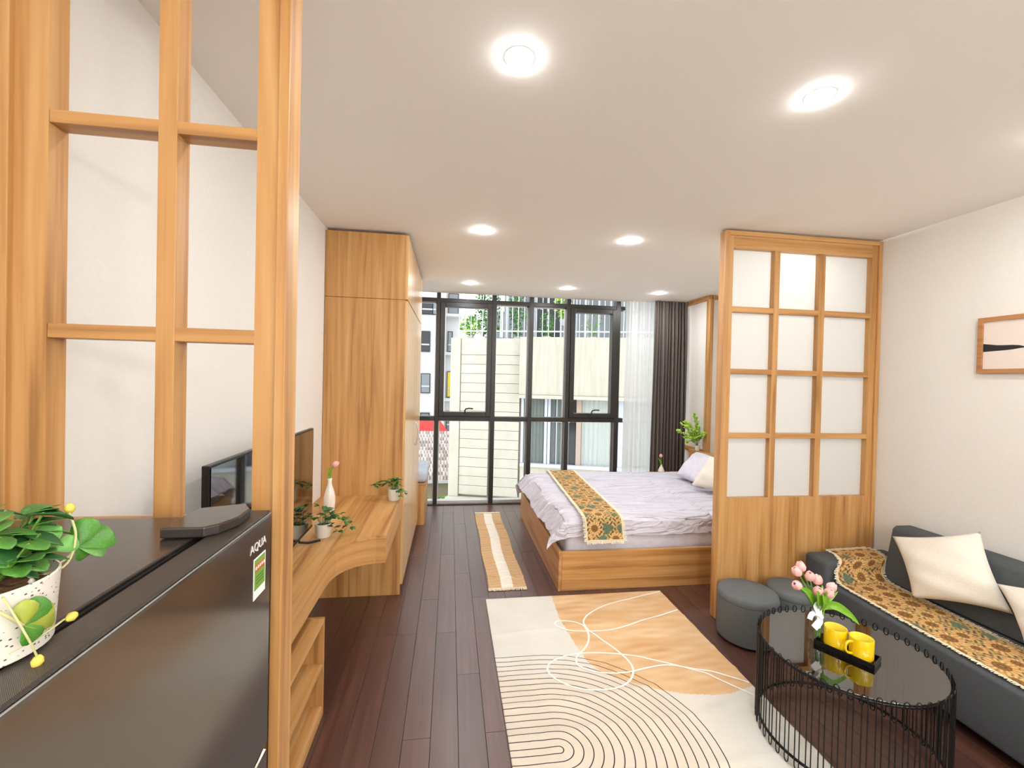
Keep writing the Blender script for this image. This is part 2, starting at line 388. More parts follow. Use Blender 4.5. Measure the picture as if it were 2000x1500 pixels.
# added globe lights, unseen behind the camera, to brighten ceiling and camera-facing surfaces
M_fill_globe = mat('opal_fill_globe', 'FFF8EC', .4); P(M_fill_globe).inputs['Emission Color'].default_value = (.975, .99, 1, 1); P(M_fill_globe).inputs['Emission Strength'].default_value = FILL_GLOBE
for x, nm in ((.15, 'left'), (1.25, 'middle'), (2.35, 'right')):
    g_ = thing('added_fill_lamp', (x, -1.75, 2.1), 'added opal fill globe out of view behind the camera, %s one' % nm, 'fill_lamp')
    MB().lathe([(.001, -.15), (.06, -.137), (.106, -.106), (.137, -.06), (.15, 0), (.137, .06), (.106, .106), (.06, .137), (.001, .15)], (x, -1.75, 2.1), 24).build('globe', M_fill_globe, g_, smooth=True)
    MB().tube([(x, -1.75, 2.25), (x, -1.75, ZC-.02)], .004, 6).build('cord', M_wire, g_)
    MB().lathe([(.05, -.02), (.05, -.001)], (x, -1.75, ZC), 16).build('canopy', M_lampring, g_)

# ================================================================== SCREENS (oak grid partitions)
def screen(name, x0, x1, yn, yf, stile_l, stile_r, xb, zb, pane_mat, label, zbot, outer, top=ZC-.012, inset=.012):
    """outer frame proud of an inner grid; xb/zb = list of bar intervals"""
    t = thing(name, ((x0+x1)/2, (yn+yf)/2, 0), label, 'screen')
    box('post', (x0, x0+outer, yn, yf, .001, top), W['z'], t, .002)
    box('post', (x1-outer, x1, yn, yf, .001, top), W['z'], t, .002)
    box('head_rail', (x0+outer, x1-outer, yn, yf, top-outer, top), W['x'], t, .002)
    a, b = x0+outer, x1-outer; y0, y1 = yn+inset, yf-inset
    box('stile', (a, a+stile_l, y0, y1, .001, top-outer), W['z'], t)
    box('stile', (b-stile_r, b, y0, y1, .001, top-outer), W['z'], t)
    zt = zb[-1][1]
    box('top_rail', (a+stile_l, b-stile_r, y0, y1, zt, top-outer), W['x'], t)
    if zbot > .1: box('lower_panel', (a+stile_l, b-stile_r, y0+.002, y1-.002, .001, zbot), W['z'], t)
    a += stile_l; b -= stile_r
    zlist = [zbot]+[v for q in zb[:-1] for v in q]+[zt]
    xlist = [a]+[v for q in xb for v in q]+[b]
    for q in zb[:-1]:
        box('bar', (a, b, y0+.0012, y1-.0012, q[0], q[1]), W['x'], t, .0015)
    for q in xb: box('bar', (q[0], q[1], y0, y1, zbot, zt), W['z'], t, .0015)
    ym = y1-.006
    for i in range(0, len(xlist), 2):
        for k in range(0, len(zlist), 2):
            box('pane', (xlist[i]+.0005, xlist[i+1]-.0005, ym-.0025, ym+.0025, zlist[k]+.0005, zlist[k+1]-.0005), pane_mat, t)
    return t
# right screen between bed and sofa
screen('room_divider', 1.815, 3.028, 2.705, 2.775, .035, .045,
       [(2.19, 2.232), (2.54, 2.584)], [(1.232, 1.266), (1.671, 1.706), (2.092, 2.130), (2.524, 2.524)], M_frost,
       'oak room divider with twelve frosted panes between the bed and the sofa', .822, .03)
# left screen close to the camera
screen('room_divider', -.888, -.350, .985, 1.055, .060, .045,
       [(-.608, -.572)], [(.845, .875), (1.257, 1.287), (1.663, 1.692), (2.094, 2.12), (2.52, 2.52)], M_glass,
       'tall oak grid screen with clear panes behind the fridge', .45, .022)

# ================================================================== WARDROBE
wd = thing('wardrobe', (-.61, 4.0, 0), 'tall oak wardrobe with pale reflective doors against the left wall', 'wardrobe')
x0, x1, y0, y1, zt = XL+.003, -.337, 3.25, 4.755, ZC-.02
box('end_panel', (x0, x1, y0, y0+.02, .0005, 2.158), W['z'], wd, .001)
box('end_panel', (x0, x1, y0, y0+.02, 2.161, zt), W['z'], wd, .001)
box('end_panel', (x0, x1, y1-.02, y1, .0005, zt), W['z'], wd, .001)
box('carcass', (x0, x1-.004, y0+.02, y1-.02, .075, zt), W['z'], wd)
box('plinth', (x0, x1-.02, y0+.02, y1-.02, .0005, .073), W['y'], wd)
M_door = wood('pale_oak_door', 'z', 'D8AE78', 'CBA06A', 'E2BC8C', .22)
ns = 3; yy = [y0+.001, 3.700, 4.155, y1]
yy = [y0, 4.155-.01, y1]
for k in range(2):
    ya, yb = (y0, 4.153) if k == 0 else (4.157, y1)
    dd = box('door', (x1-.003, x1+.017, ya+.001, yb-.001, .078, 2.150), M_door, wd, .001)
    box('door', (x1-.003, x1+.017, ya+.001, yb-.001, 2.163, zt-.003), M_door, wd, .001)
    yh = 4.12 if k == 0 else 4.19
    if k == 0:
        hp = [(x1+.017, yh, 1.18), (x1+.035, yh, 1.165), (x1+.044, yh, 1.12), (x1+.046, yh, 1.075), (x1+.044, yh, 1.03), (x1+.035, yh, .985), (x1+.017, yh, .97)]
        MB().tube(smoothpath(hp, 4), .006, 8).build('handle', M_silver, dd, smooth=True)
tag(wd)
# window bench behind the wardrobe
bn = thing('window_bench', (-.57, 5.1, 0), 'low oak bench box between wardrobe and window', 'bench')
box('body', (XL+.003, -.252, 4.765, 5.46, .0005, .43), W['z'], bn, .002)
box('seat_board', (XL+.003, -.245, 4.76, 5.46, .431, .449), W['x'], bn, .002)
def cushion4(name, c, th, material, label=None, cat=None, parent=None, pinch=.10, n=26, group=None, wr=.004, pw_=.5):
    """pillow from four corner points (TL,TR,BR,BL) and a thickness"""
    TL, TR, BR, BL = [Vector(q) for q in c]
    nrm = ((TR-TL).cross(BL-TL)).normalized(); cen = (TL+TR+BR+BL)/4
    ph = rng.rand(8)*6.28
    def side(sg):
        def fn(u, v):
            pu, pv = u, v
            p = TL*(1-u)*(1-v)+TR*u*(1-v)+BR*u*v+BL*(1-u)*v
            eu, ev = 4*u*(1-u), 4*v*(1-v)
            s_ = pinch
            p = p+(cen-p)*0
            # edges bow inwards between the corners
            p = p + ((TL+BL)/2*(1-u)+(TR+BR)/2*u - (TL*(1-u)*(1-v)+TR*u*(1-v)+BR*u*v+BL*(1-u)*v))*(s_*eu*(abs(2*v-1)))
            p = p + ((TL+TR)/2*(1-v)+(BL+BR)/2*v - (TL*(1-u)*(1-v)+TR*u*(1-v)+BR*u*v+BL*(1-u)*v))*(s_*ev*(abs(2*u-1)))
            h = (eu*ev)**pw_*th/2
            h += wr*(math.sin(9*u+ph[0]+4*v)*math.sin(7*v+ph[1])+.6*math.sin(17*v+ph[2]-8*u))*min(1, 3*eu*ev)
            return p+nrm*h*sg
        return fn
    mb = MB(); mb.grid(side(1), n, n); mb.grid(side(-1), n, n)
    base = Vector((cen.x, cen.y, min(q.z for q in (TL, TR, BR, BL))))
    ob = mb.build(name, material, parent, smooth=True, merge=True, loc=base if parent is None else None)
    if label: tag(ob, label, cat, group)
    return ob
cu = MB().box(XL+.02, -.232, 4.78, 5.44, .4495, .585).build('bench_cushion', M_blue_cushion, None, .05, smooth=True, seg=4, loc=(-.57, 5.1, .45))
tag(cu, 'pale blue cushion on the bench beside the window', 'cushion')

# ================================================================== DESK
dk = thing('desk', (-.7, 2.2, 0), 'wall-mounted oak desk with a curved cut-in front edge', 'desk')
DZ = .734
cur = [(-.33, 3.248), (-.33, 2.429), (-.38, 2.426), (-.430, 2.413), (-.482, 2.384), (-.525, 2.340), (-.553, 2.285), (-.566, 2.225), (-.570, 2.15), (-.570, 1.07), (XL+.002, 1.07), (XL+.002, 3.248)]
def inset(poly, d): return poly
MB().prism(cur, DZ-.018, DZ).build('top', W['y'], dk)
cur2 = [(x-(.0015 if x > -.88 else 0), y) for x, y in cur]
MB().prism(cur2, DZ-.15, DZ-.019).build('apron', wood('oak_apron', 'xy', 'BF8C52', 'A67541', 'C99B63'), dk)
# open shelf unit under the desk
sh = thing('shelf_unit', (-.73, 1.6, 0), 'low open oak shelf unit on the floor under the desk', 'shelf')
sx0, sx1, sy0, sy1, sz = XL+.003, -.562, 1.10, 2.135, .462
box('side', (sx0, sx1, sy1-.018, sy1, .0005, sz), W['z'], sh, .001)
box('side', (sx0, sx1, sy0, sy0+.018, .0005, sz), W['z'], sh, .001)
box('top_board', (sx0, sx1, sy0+.018, sy1-.018, sz-.02, sz), W['y'], sh, .001)
for z in (.232, .033): box('shelf_board', (sx0, sx1-.002, sy0+.018, sy1-.018, z, z+.018), W['y'], sh, .001)
box('plinth', (sx0, sx1-.001, sy0+.018, sy1-.018, .0005, .033), W['y'], sh)
box('back_panel', (sx0, sx0+.008, sy0+.018, sy1-.018, .034, sz-.02), W['y'], sh)

# ================================================================== TV
tv = thing('television', (-.74, 1.95, DZ), 'flat black television standing on the oak desk', 'television')
box('housing', (-.744, -.722, 1.435, 2.455, .782, 1.314), M_tvb, tv, .003)
box('screen', (-.7225, -.7195, 1.443, 2.447, .797, 1.307), M_tv, tv)
box('bezel', (-.724, -.7185, 1.436, 2.454, .783, .796), M_tvb, tv, .001)
for yy_ in (1.62, 2.30):
    MB().tube([(-.742, yy_, .79), (-.735, yy_, .755), (-.70, yy_+.03, .742), (-.655, yy_+.07, .7385)], .006, 6).tube([(-.742, yy_, .79), (-.75, yy_, .755), (-.79, yy_+.03, .742), (-.83, yy_+.05, .7385)], .006, 6).build('foot', M_tvb, tv, smooth=True)

# ================================================================== PLANTS
def leaf_mesh(name, material, l=1, w=.5, fold=.12, tip=.15, kind='ovate'):
    if kind == 'ovate': prof = [(0, .04), (.15, .55), (.35, .95), (.55, 1), (.78, .62), (1, .03)]
    elif kind == 'round': prof = [(0, .05), (.2, .5), (.5, .95), (.75, 1), (.92, .65), (1, .15)]
    else: prof = [(0, .25), (.2, .7), (.45, 1), (.7, .8), (.9, .35), (1, .02)]
    v = []; f = []
    for t, wv in prof:
        dz = tip*(t*t)*-1
        for s_ in (-1, 0, 1): v.append((s_*wv*w/2, t*l, (abs(s_)*fold*wv*w) + dz*l))
    for i in range(len(prof)-1):
        for s_ in (0, 1): f.append((i*3+s_, i*3+s_+1, (i+1)*3+s_+1, (i+1)*3+s_))
    n = len(v); v2 = [(a, b, c-.018*l) for a, b, c in v]
    mb = MB().add(v+v2, f+[[q+n for q in reversed(ff)] for ff in f]); 
    k = len(prof)
    rim = [i*3 for i in range(k)]+[i*3+2 for i in reversed(range(k))]+[]
    ring = rim
    for a, b in zip(ring, ring[1:]+ring[:1]): mb.f.append([a, b, b+n, a+n])
    return mesh_of(mb, name, material, smooth=True)
LF = {
 'dark': leaf_mesh('leaf', M_leaf_dark, 1, .75), 'green': leaf_mesh('leaf', M_leaf, 1, .75), 'bright': leaf_mesh('leaf', M_leaf_bright, 1, .55),
 'pale': leaf_mesh('leaf', M_leaf_pale, 1, .8, kind='round'), 'yellow': leaf_mesh('leaf', M_leaf_yellow, 1, .8, kind='round'), 'roundg': leaf_mesh('leaf', M_leaf, 1, .8, kind='round'),
 'darkbig': leaf_mesh('leaf', M_leaf_dark, 1, .7, .2, .3, kind='round')}
def put_leaf(kind, p, d, size, parent, up=None, roll=0, wscale=1):
    """leaf with its base at p pointing along d, its upper face towards up"""
    d = Vector(d).normalized(); up = Vector(up) if up is not None else Vector((0, 0, 1))
    x = d.cross(up)
    if x.length < 1e-3: x = d.orthogonal()
    x.normalize(); z = x.cross(d)
    M = Matrix((x, d, z)).transposed()
    if roll: M = M @ Matrix.Rotation(roll, 3, 'Y')
    return inst(LF[kind], 'leaf', p, M.to_euler(), (size*wscale, size, size), parent)
def small_pot_plant(loc, r, h, label, spread, n, kinds, trail, cat='plant', group=None, seed=1, pot_mat=None, lsz=.035):
    rd = random.Random(seed); x, y, z = loc
    t = thing('potted_plant', loc, label, cat, group)
    MB().lathe([(r*.86, .0005), (r*.9, .004), (r, h), (r*.9, h), (r*.86, h*.82), (.001, h*.82)], loc, 28).build('pot', pot_mat or M_pot, t, smooth='auto')
    MB().lathe([(r*.85, h*.80), (r*.8, h*.86), (r*.3, h*.89), (.001, h*.88)], loc, 16).build('soil', M_soil, t, smooth=True)
    st = MB(); spots = []
    for i in range(n):
        a = rd.uniform(0, 6.28); e = rd.uniform(.2, 1)
        tip = Vector((x+math.cos(a)*spread*e, y+math.sin(a)*spread*e, z+h+spread*(1.25-e*.9)*rd.uniform(.5, 1.1)))
        b = Vector((x+math.cos(a)*r*.3, y+math.sin(a)*r*.3, z+h*.85)); mid = (b+tip)/2+Vector((0, 0, spread*.25))
        st.tube([b, mid, tip], .0011, 4); spots.append((tip, (tip-mid)))
    for pts in trail:
        P_ = smoothpath([Vector(loc)+Vector(q) for q in pts], 4); st.tube(P_, .0013, 4)
        for k in range(3, len(P_), 2): spots.append((P_[k], P_[k]-P_[k-1]+Vector((rd.uniform(-.01, .01), rd.uniform(-.01, .01), .004))))
    st.build('stems', M_stem, t)
    for p, d in spots:
        for k in range(3):
            a = rd.uniform(0, 6.28); dd = d.normalized()*.5+Vector((math.cos(a), math.sin(a), rd.uniform(-.3, .5)))
            put_leaf(rd.choice(kinds), p, dd, lsz*rd.uniform(.7, 1.1), t)
    return t
small_pot_plant((-.66, 2.44, DZ), .042, .072, 'ivy plant in round white pot beside the television', .085, 17, ['dark', 'dark', 'green'],
                [[(0, 0, .07), (.05, .0, .10), (.10, .0, .085), (.125, -.01, .05)], [(0, 0, .07), (.06, .03, .11), (.12, .03, .08), (.15, .03, .03)], [(0, 0, .06), (.05, -.02, .06), (.09, -.03, .03)]], seed=4)
small_pot_plant((-.378, 3.13, DZ), .042, .080, 'ivy plant in white pot on the desk corner by the wardrobe', .07, 15, ['dark', 'green', 'dark'],
                [[(0, 0, .08), (-.06, 0, .13), (-.11, 0, .115), (-.13, -.01, .10)], [(0, 0, .08), (.03, -.02, .11), (.07, -.02, .07), (.085, -.02, .05)], [(0, 0, .08), (.03, -.05, .09), (.04, -.06, .03)]], seed=9)

def tulip(parent, base, tip, size, bend=(0, 0, 0), lean=None, closed=.85):
    base = Vector(base); tip = Vector(tip); mid = (base+tip)/2+Vector(bend)
    P_ = smoothpath([base, mid, tip], 5); MB().tube(P_, .0028, 6).build('stem', M_tulip_leaf, parent, smooth=True)
    d = Vector(lean).normalized() if lean else (tip-mid).normalized()
    prof = [(.0, 0), (.26, .03), (.46, .16), (.54, .36), (.52, .58), (.42, .80), (.26, .97), (.20, 1.0), (.17, .93), (.1, .7)]
    q = d.to_track_quat('Z', 'Y').to_matrix()
    mb = MB(); v = []; f = []; k = 18
    for r, z in prof:
        for j in range(k):
            a = 2*math.pi*j/k; rr = r*(1+.07*math.cos(3*a))*size; zz = z*size*1.18*(1+.04*math.cos(3*a+.5)*(z > .8))
            v.append(tip+q@Vector((rr*math.cos(a), rr*math.sin(a), zz)))
    for i in range(len(prof)-1):
        for j in range(k): f.append((i*k+j, i*k+(j+1) % k, (i+1)*k+(j+1) % k, (i+1)*k+j))
    h = mb.add(v, f).build('bloom', M_tulip, parent, smooth=True)
    # three outer petals wrapped round the bud
    for a0 in (0, 2.09, 4.19):
        def pf(u, w_):
            a = a0+(w_-.5)*1.75*math.sin(math.pi*min(1, .12+u*.86))**.6; r = np.interp(u, [0, .2, .45, .7, 1], [.05, .45, .575, .52, .25])*size
            return tip+q@Vector((r*math.cos(a), r*math.sin(a), u*size*1.16))
        MB().grid(pf, 8, 6).build('petal', M_tulip, h, smooth=True)
    MB().tube([tip+q@Vector((0, 0, .6*size)), tip+q@Vector((0, 0, 1.06*size))], .1*size, 6).build('centre', M_tulip_in, h)
def blade(parent, pts, w, material=None, nrm=(0, -1, .3)):
    P_ = smoothpath(pts, 5); n = len(P_)-1; nr = Vector(nrm).normalized()
    def fn(u, v):
        i = min(int(u*n+1e-6), n); p = P_[i]; t = (P_[min(i+1, n)]-P_[max(i-1, 0)]).normalized(); s_ = t.cross(nr).normalized(); up = s_.cross(t)
        ww = w*(math.sin(math.pi*(.06+.92*u)**.8))
        return p+s_*ww*(v-.5)-up*abs(v-.5)*ww*.35*-1
    return MB().grid(fn, n, 4).build('leaf', material or M_tulip_leaf, parent, smooth=True)
# bud vase on desk
bv = thing('bud_vase', (-.745, 2.885, DZ), 'slim white ceramic vase holding one pink tulip on the desk', 'vase')
MB().lathe([(.026, .0005), (.032, .01), (.036, .06), (.034, .10), (.024, .14), (.0135, .17), (.012, .19), (.0135, .212), (.011, .212), (.0095, .19), (.001, .17)], (-.745, 2.885, DZ), 28).build('body', M_ceramic, bv, smooth=True)
tf = thing('tulip', (-.745, 2.885, DZ+.2), 'single pink tulip in the slim white desk vase', 'flower')
tulip(tf, (-.745, 2.885, DZ+.18), (-.722, 2.875, DZ+.292), .034, (-.004, 0, .02), (.8, -.2, .6))
blade(tf, [(-.745, 2.885, DZ+.17), (-.749, 2.88, DZ+.24), (-.742, 2.878, DZ+.285)], .022)
# far vase by the bed
ns_ = thing('nightstand', (2.75, 5.2, 0), 'low oak nightstand behind the bed by the curtain', 'nightstand')
box('body', (2.50, 3.008, 5.008, 5.225, .0005, .44), W['x'], ns_, .002)
box('top', (2.495, 3.010, 5.005, 5.225, .441, .462), W['x'], ns_, .002)
bv2 = thing('bud_vase', (2.655, 5.15, .463), 'small white ceramic vase with one tulip by the dark curtain', 'vase')
MB().lathe([(.028, .0005), (.042, .008), (.040, .03), (.024, .065), (.011, .09), (.011, .105), (.008, .105), (.001, .08)], (2.655, 5.15, .463), 24).build('body', M_ceramic, bv2, smooth=True)
tf2 = thing('tulip', (2.655, 5.15, .55), 'single pink tulip by the dark curtain', 'flower')
tulip(tf2, (2.655, 5.15, .55), (2.648, 5.148, .655), .038, (.004, 0, 0), (-.1, 0, 1))
blade(tf2, [(2.655, 5.15, .55), (2.64, 5.145, .60), (2.605, 5.14, .655)], .026)

# ================================================================== BED
bed = thing('bed', (1.95, 4.1, 0), 'low oak double bed frame with a plain white mattress', 'bed')
box('side_board', (.866, 2.99, 3.19, 3.215, .0005, .300), W['x'], bed, .002)
box('side_board', (.866, 2.99, 4.955, 4.98, .0005, .300), W['x'], bed, .002)
box('foot_board', (.840, .865, 3.188, 4.982, .0005, .303), W['y'], bed, .002)
box('slat_base', (.866, 2.93, 3.216, 4.954, .12, .17), W['x'], bed)
MB().box(.905, 2.925, 3.235, 4.90, .172, .492).build('mattress', M_white_tex, bed, .05, smooth=True, seg=4)
hb = box('headboard', (2.935, 3.0105, 2.90, 5.0, .0005, .79), W['y'], bed, .003)
# duvet
RS = rng.rand(60, 5)
def wrinkle(a, b):
    h = 0
    for k in range(16):
        kx = (RS[k, 0]-.5)*5; ky = 14+RS[k, 1]*42
        ph_ = kx*a+ky*(b+.03*math.sin(a*3+k))+RS[k, 2]*6.28
        h += (1-abs(math.sin(ph_*.5))**.55*1.6)*max(0, math.sin(a*(1.5+3*RS[k, 3])+b*5*RS[k, 4]+k*1.7))**1.2*(1.0 if k < 8 else .6)
    return h/3.4
def duvet(u, v):
    a = -.20+u*2.17; b = -.125+v*(1.70+.125+.14)          # a along X from the foot, b along Y
    x0_, y0_, R_ = .90, 3.225, .05; YL = 1.66
    def fold(t, L0):   # t<0 hangs
        if t >= R_: return t, 0
        th_ = min((R_-t)/R_, math.pi/2); 
        if (R_-t)/R_ <= math.pi/2: return R_-R_*math.sin(th_), -(R_-R_*math.cos(th_))
        return 0, -(R_+(R_-t)-R_*math.pi/2)
    fx, dx = fold(a, 0); 
    if b < YL/2: fy, dy = fold(b, 0); yy_ = y0_+fy
    else: fy, dy = fold(YL-b, 0); yy_ = y0_+YL-fy
    hang = max(0, -a); 
    x = x0_+fx; z = .552+dx*(.60)+dy
    x -= .55*max(0, -dx)                                   # side flares outwards
    if b < YL/2: yy_ -= .12*max(0, -dy)
    if dx < -.02 and dy < -.02: z += min(-dx, -dy)*.35; x -= .02; yy_ -= .02
    wamp = .021
    wv = wrinkle(a, b)
    z += wamp*wv*(1 if dy > -.03 else .3)
    if dy < -.03: yy_ += -.006*math.sin(a*9+1)-.004*math.sin(a*23)
    if dx < -.03: x += .012*math.sin(b*7.5)+.005*math.sin(b*21+1)
    cr = a-(1.19+.02*math.sin(b*3)); z += .016*math.exp(-(cr/.014)**2)-.012*math.exp(-((cr-.03)/.018)**2)
    cr = a-(1.0+.04*math.sin(b*2)); 
    x = max(x, .735)
    if z < .312 and x > .83: z = .312
    return (x, yy_, z)
dv = MB().grid(duvet, 300, 300).build('duvet', M_duvet, None, smooth=True, loc=(1.9, 4.05, .50))
sm = dv.modifiers.new('s', 'SOLIDIFY'); sm.thickness = .012; sm.offset = -1
tag(dv, 'rumpled lilac-white duvet spread over the bed', 'duvet')

# pillows
cushion4('pillow', [(2.86, 4.72, .80), (2.86, 4.08, .79), (2.47, 4.05, .60), (2.475, 4.46, .59)], .19, M_white_tex, 'plump lilac-white pillow leaning on the headboard', 'pillow', pinch=.05, wr=.006)
cushion4('pillow', [(2.60, 4.06, .87), (2.78, 3.52, .88), (2.55, 3.45, .61), (2.375, 4.0, .59)], .17, M_cream, 'cream cushion leaning in front of the white pillow', 'pillow', pinch=.08, wr=.006)

# ---- printed sunflower runner colours
def sunflower(u, v, seed, sc=1.0, W_=.30, L_=2.0):
    """u across (m), v along (m) -> linear rgb arrays"""
    rs = np.random.RandomState(seed)
    pts = []
    for i in range(int(L_/.075)+2):
        for j in range(4):
            pts.append(((j+.25+.5*(i % 2))*.088*sc+rs.uniform(-.012, .012)-.02, (i*.078+rs.uniform(-.014, .014))*sc, rs.uniform(.72, 1.15), rs.uniform(0, 6.28), rs.rand()))
    base = np.empty(u.shape+(3,)); base[:] = lin('B08C54')
    def put(mask, c): base[mask] = lin(c)
    nx = np.sin(u*210+np.sin(v*170)*1.6)+np.sin(v*190+np.sin(u*140)*1.8)
    put(nx < -.45, '5F5F40'); put(nx < -1.25, '4A3524'); put(nx > 1.35, 'CDA46A')
    for (px, py, s_, ph, t) in pts:
        d = np.hypot(u-px, v-py)/(s_*sc); an = np.arctan2(v-py, u-px)
        if t < .22:     # leaf cluster
            R0 = .030*(.6+.4*np.abs(np.cos(1.5*an+ph))); mk = d < R0; put(mk, '5E7058'); put(mk & (np.abs(np.sin(3*an+ph)) < .22), '3C4A3A'); continue
        R0 = .044*(.80+.20*np.abs(np.cos(7*an+ph))); mk = d < R0; put(mk, 'C99A5C')
        put(mk & (np.abs(np.cos(7*an+ph)) < .30) & (d > .02), '94693A'); put(mk & (np.abs(np.cos(7*an+ph)) > .93) & (d > .024), 'DDB578')
        put(d < .0235, '6B431B'); put(d < .0195, '87602A'); put(d < .012, '5E3A18'); put(d < .007, '8A6A3A')
    return base
def runner(name, path, width, across, seed, label, cat, fringe=.022, res=.0034, sag=None, frend=True, kinky=.0):
    """path: list of (point, across-vector) control rows"""
    P_ = smoothpath([p for p, a in path], 14); A_ = smoothpath([a for p, a in path], 14)
    s_ = [0]
    for a, b in zip(P_, P_[1:]): s_.append(s_[-1]+(b-a).length)
    L_ = s_[-1]; nv = int(L_/res); nu = int(width/res)
    sx = np.array(s_); PP = np.array([list(p) for p in P_]); AA = np.array([list(a) for a in A_])
    vv = np.linspace(0, L_, nv+1); pc = np.stack([np.interp(vv, sx, PP[:, k]) for k in range(3)], 1); ac = np.stack([np.interp(vv, sx, AA[:, k]) for k in range(3)], 1)
    ac /= np.linalg.norm(ac, axis=1)[:, None]
    uu = np.linspace(0, width, nu+1)
    V = pc[:, None, :]+ac[:, None, :]*uu[None, :, None]
    V = V.reshape(-1, 3); f = [(j*(nu+1)+i, j*(nu+1)+i+1, (j+1)*(nu+1)+i+1, (j+1)*(nu+1)+i) for j in range(nv) for i in range(nu)]
    loc = Vector(V[:, :].min(axis=0)); loc = Vector((float(V[:, 0].mean()), float(V[:, 1].mean()), float(V[:, 2].min())))
    me = bpy.data.meshes.new(name); me.from_pydata((V-np.array(loc)).tolist(), [], f); me.polygons.foreach_set('use_smooth', [True]*len(me.polygons))
    me.materials.append(M_vcol); t = thing(name, loc, label, cat)
    ob = bpy.data.objects.new('cloth', me); COL.objects.link(ob); ob.parent = t
    U, Vv = np.meshgrid(uu, vv); col = sunflower(U, Vv, seed, 1.3, L_=L_)
    bd = .009; e = (U < bd) | (U > width-bd) | (Vv < bd) | (Vv > L_-bd)
    rc = ((U < bd+.02) | (U > width-bd-.02)) & ((Vv < bd+.02) | (Vv > L_-bd-.02))
    col[e] = lin('DFCFA8'); setcol(ob, col.reshape(-1, 3))
    mo = ob.modifiers.new('s', 'SOLIDIFY'); mo.thickness = .003; mo.offset = 1
    # fringe strands along all sides
    fr = MB(); rd = random.Random(seed)
    def strand(p, d, dn):
        p = Vector(p); d = Vector(d).normalized(); dn = Vector(dn).normalized(); l = fringe*rd.uniform(.6, 1.1); sd = d.cross(dn).normalized(); wv = .0022
        e_ = p+d*l+sd*rd.uniform(-.004, .004)+dn*rd.uniform(.0, .003)
        fr.add([p-sd*wv+dn*.0015, p+sd*wv+dn*.0015, e_+sd*wv, e_-sd*wv, p+dn*.003], [(0, 1, 2, 3), (0, 3, 4), (4, 2, 1), (4, 3, 2)])
    step = .0055
    for k in range(int(L_/step)):
        q = k*step; j = min(int(q/L_*nv), nv-1); c = pc[j]; a = Vector(ac[j]); t_ = Vector(pc[min(j+1, nv)]-pc[max(j-1, 0)]); nm = a.cross(t_)
        if nm.z < -.0001 or (abs(nm.z) < 1e-4): nm = -nm
        strand(c, -a, nm); strand(Vector(c)+a*width, a, nm)
    for j, sg in ((0, -1), (nv, 1)):
        t_ = Vector(pc[min(j+1, nv)]-pc[max(j-1, 0)])*sg; a = Vector(ac[j]); nm = a.cross(t_)
        if nm.z < 0: nm = -nm
        for k in range(int(width/step)): strand(Vector(pc[j])+a*(k*step), t_, nm)
    fo = fr.build('fringe', M_fringe, t); fo['kind'] = 'stuff'
    return t
def dz(x, y):   # height of the duvet top near x,y
    return .552+.021*wrinkle(x-.90, y-3.225)
bp_ = [((1.030, 3.118-.012, .405), (1, 0, 0)), ((1.030, 3.135, .46), (1, 0, 0)), ((1.030, 3.150, .515), (1, 0, 0)), ((1.030, 3.19, .562), (1, .0, 0))]
for k in range(1, 11):
    y = 3.19+k*.15; x = 1.030+(y-3.19)*.058; 
    if y < 4.76: bp_.append(((x, y, .570), (1, 0, 0)))
bp_.append(((1.123, 4.80, .569), (1, 0, 0))); bp_.append(((1.125, 4.87, .556), (1, 0, 0))); bp_.append(((1.126, 4.905, .50), (1, 0, 0)))
br = runner('bed_runner', [(Vector(p), Vector(a)) for p, a in bp_], .292, None, 5, 'sunflower-print bed runner with cream fringe across the foot of the duvet', 'bed runner')

# plant at the headboard
hp = thing('potted_plant', (2.96, 4.88, .79), 'leafy light green branches in a small white pot on the headboard', 'plant')
MB().lathe([(.026, .0005), (.032, .06), (.028, .06), (.024, .045), (.001, .045)], (2.972, 4.88, .7905), 20).build('pot', M_ceramic, hp, smooth='auto')
st = MB(); b0 = Vector((2.972, 4.88, .835)); rd = random.Random(11); LS = []
for tip in ((2.90, 4.86, 1.23), (2.93, 4.84, 1.18), (2.70, 4.86, 1.02), (2.76, 4.85, 1.10), (2.80, 4.87, 1.13), (2.86, 4.9, 1.10), (2.95, 4.80, 1.07), (2.985, 4.72, 1.03), (2.78, 4.83, .95), (2.80, 4.80, .90), (2.86, 4.8, .95), (2.90, 4.82, 1.03), (2.84, 4.85, 1.0), (2.96, 4.76, .98)):
    tip = Vector(tip); mid = (b0+tip)/2+Vector((rd.uniform(-.01, .02), 0, .04)); Q = smoothpath([b0, mid, tip], 7); st.tube(Q, .0018, 4)
    for q, q2 in list(zip(Q, Q[1:]))[4:]:
        for k in range(2): LS.append((q2, (q2-q).normalized()*.7+Vector((rd.uniform(-1, 1), rd.uniform(-1, 1), rd.uniform(-.3, .8)))))
st.build('stems', M_stem, hp)
for p, d in LS[:280]: 
    if p.x > 2.98: continue
    d.x = min(d.x, .3); put_leaf('bright', p, d, rd.uniform(.034, .052), hp, up=(-.4, -.5, .8))

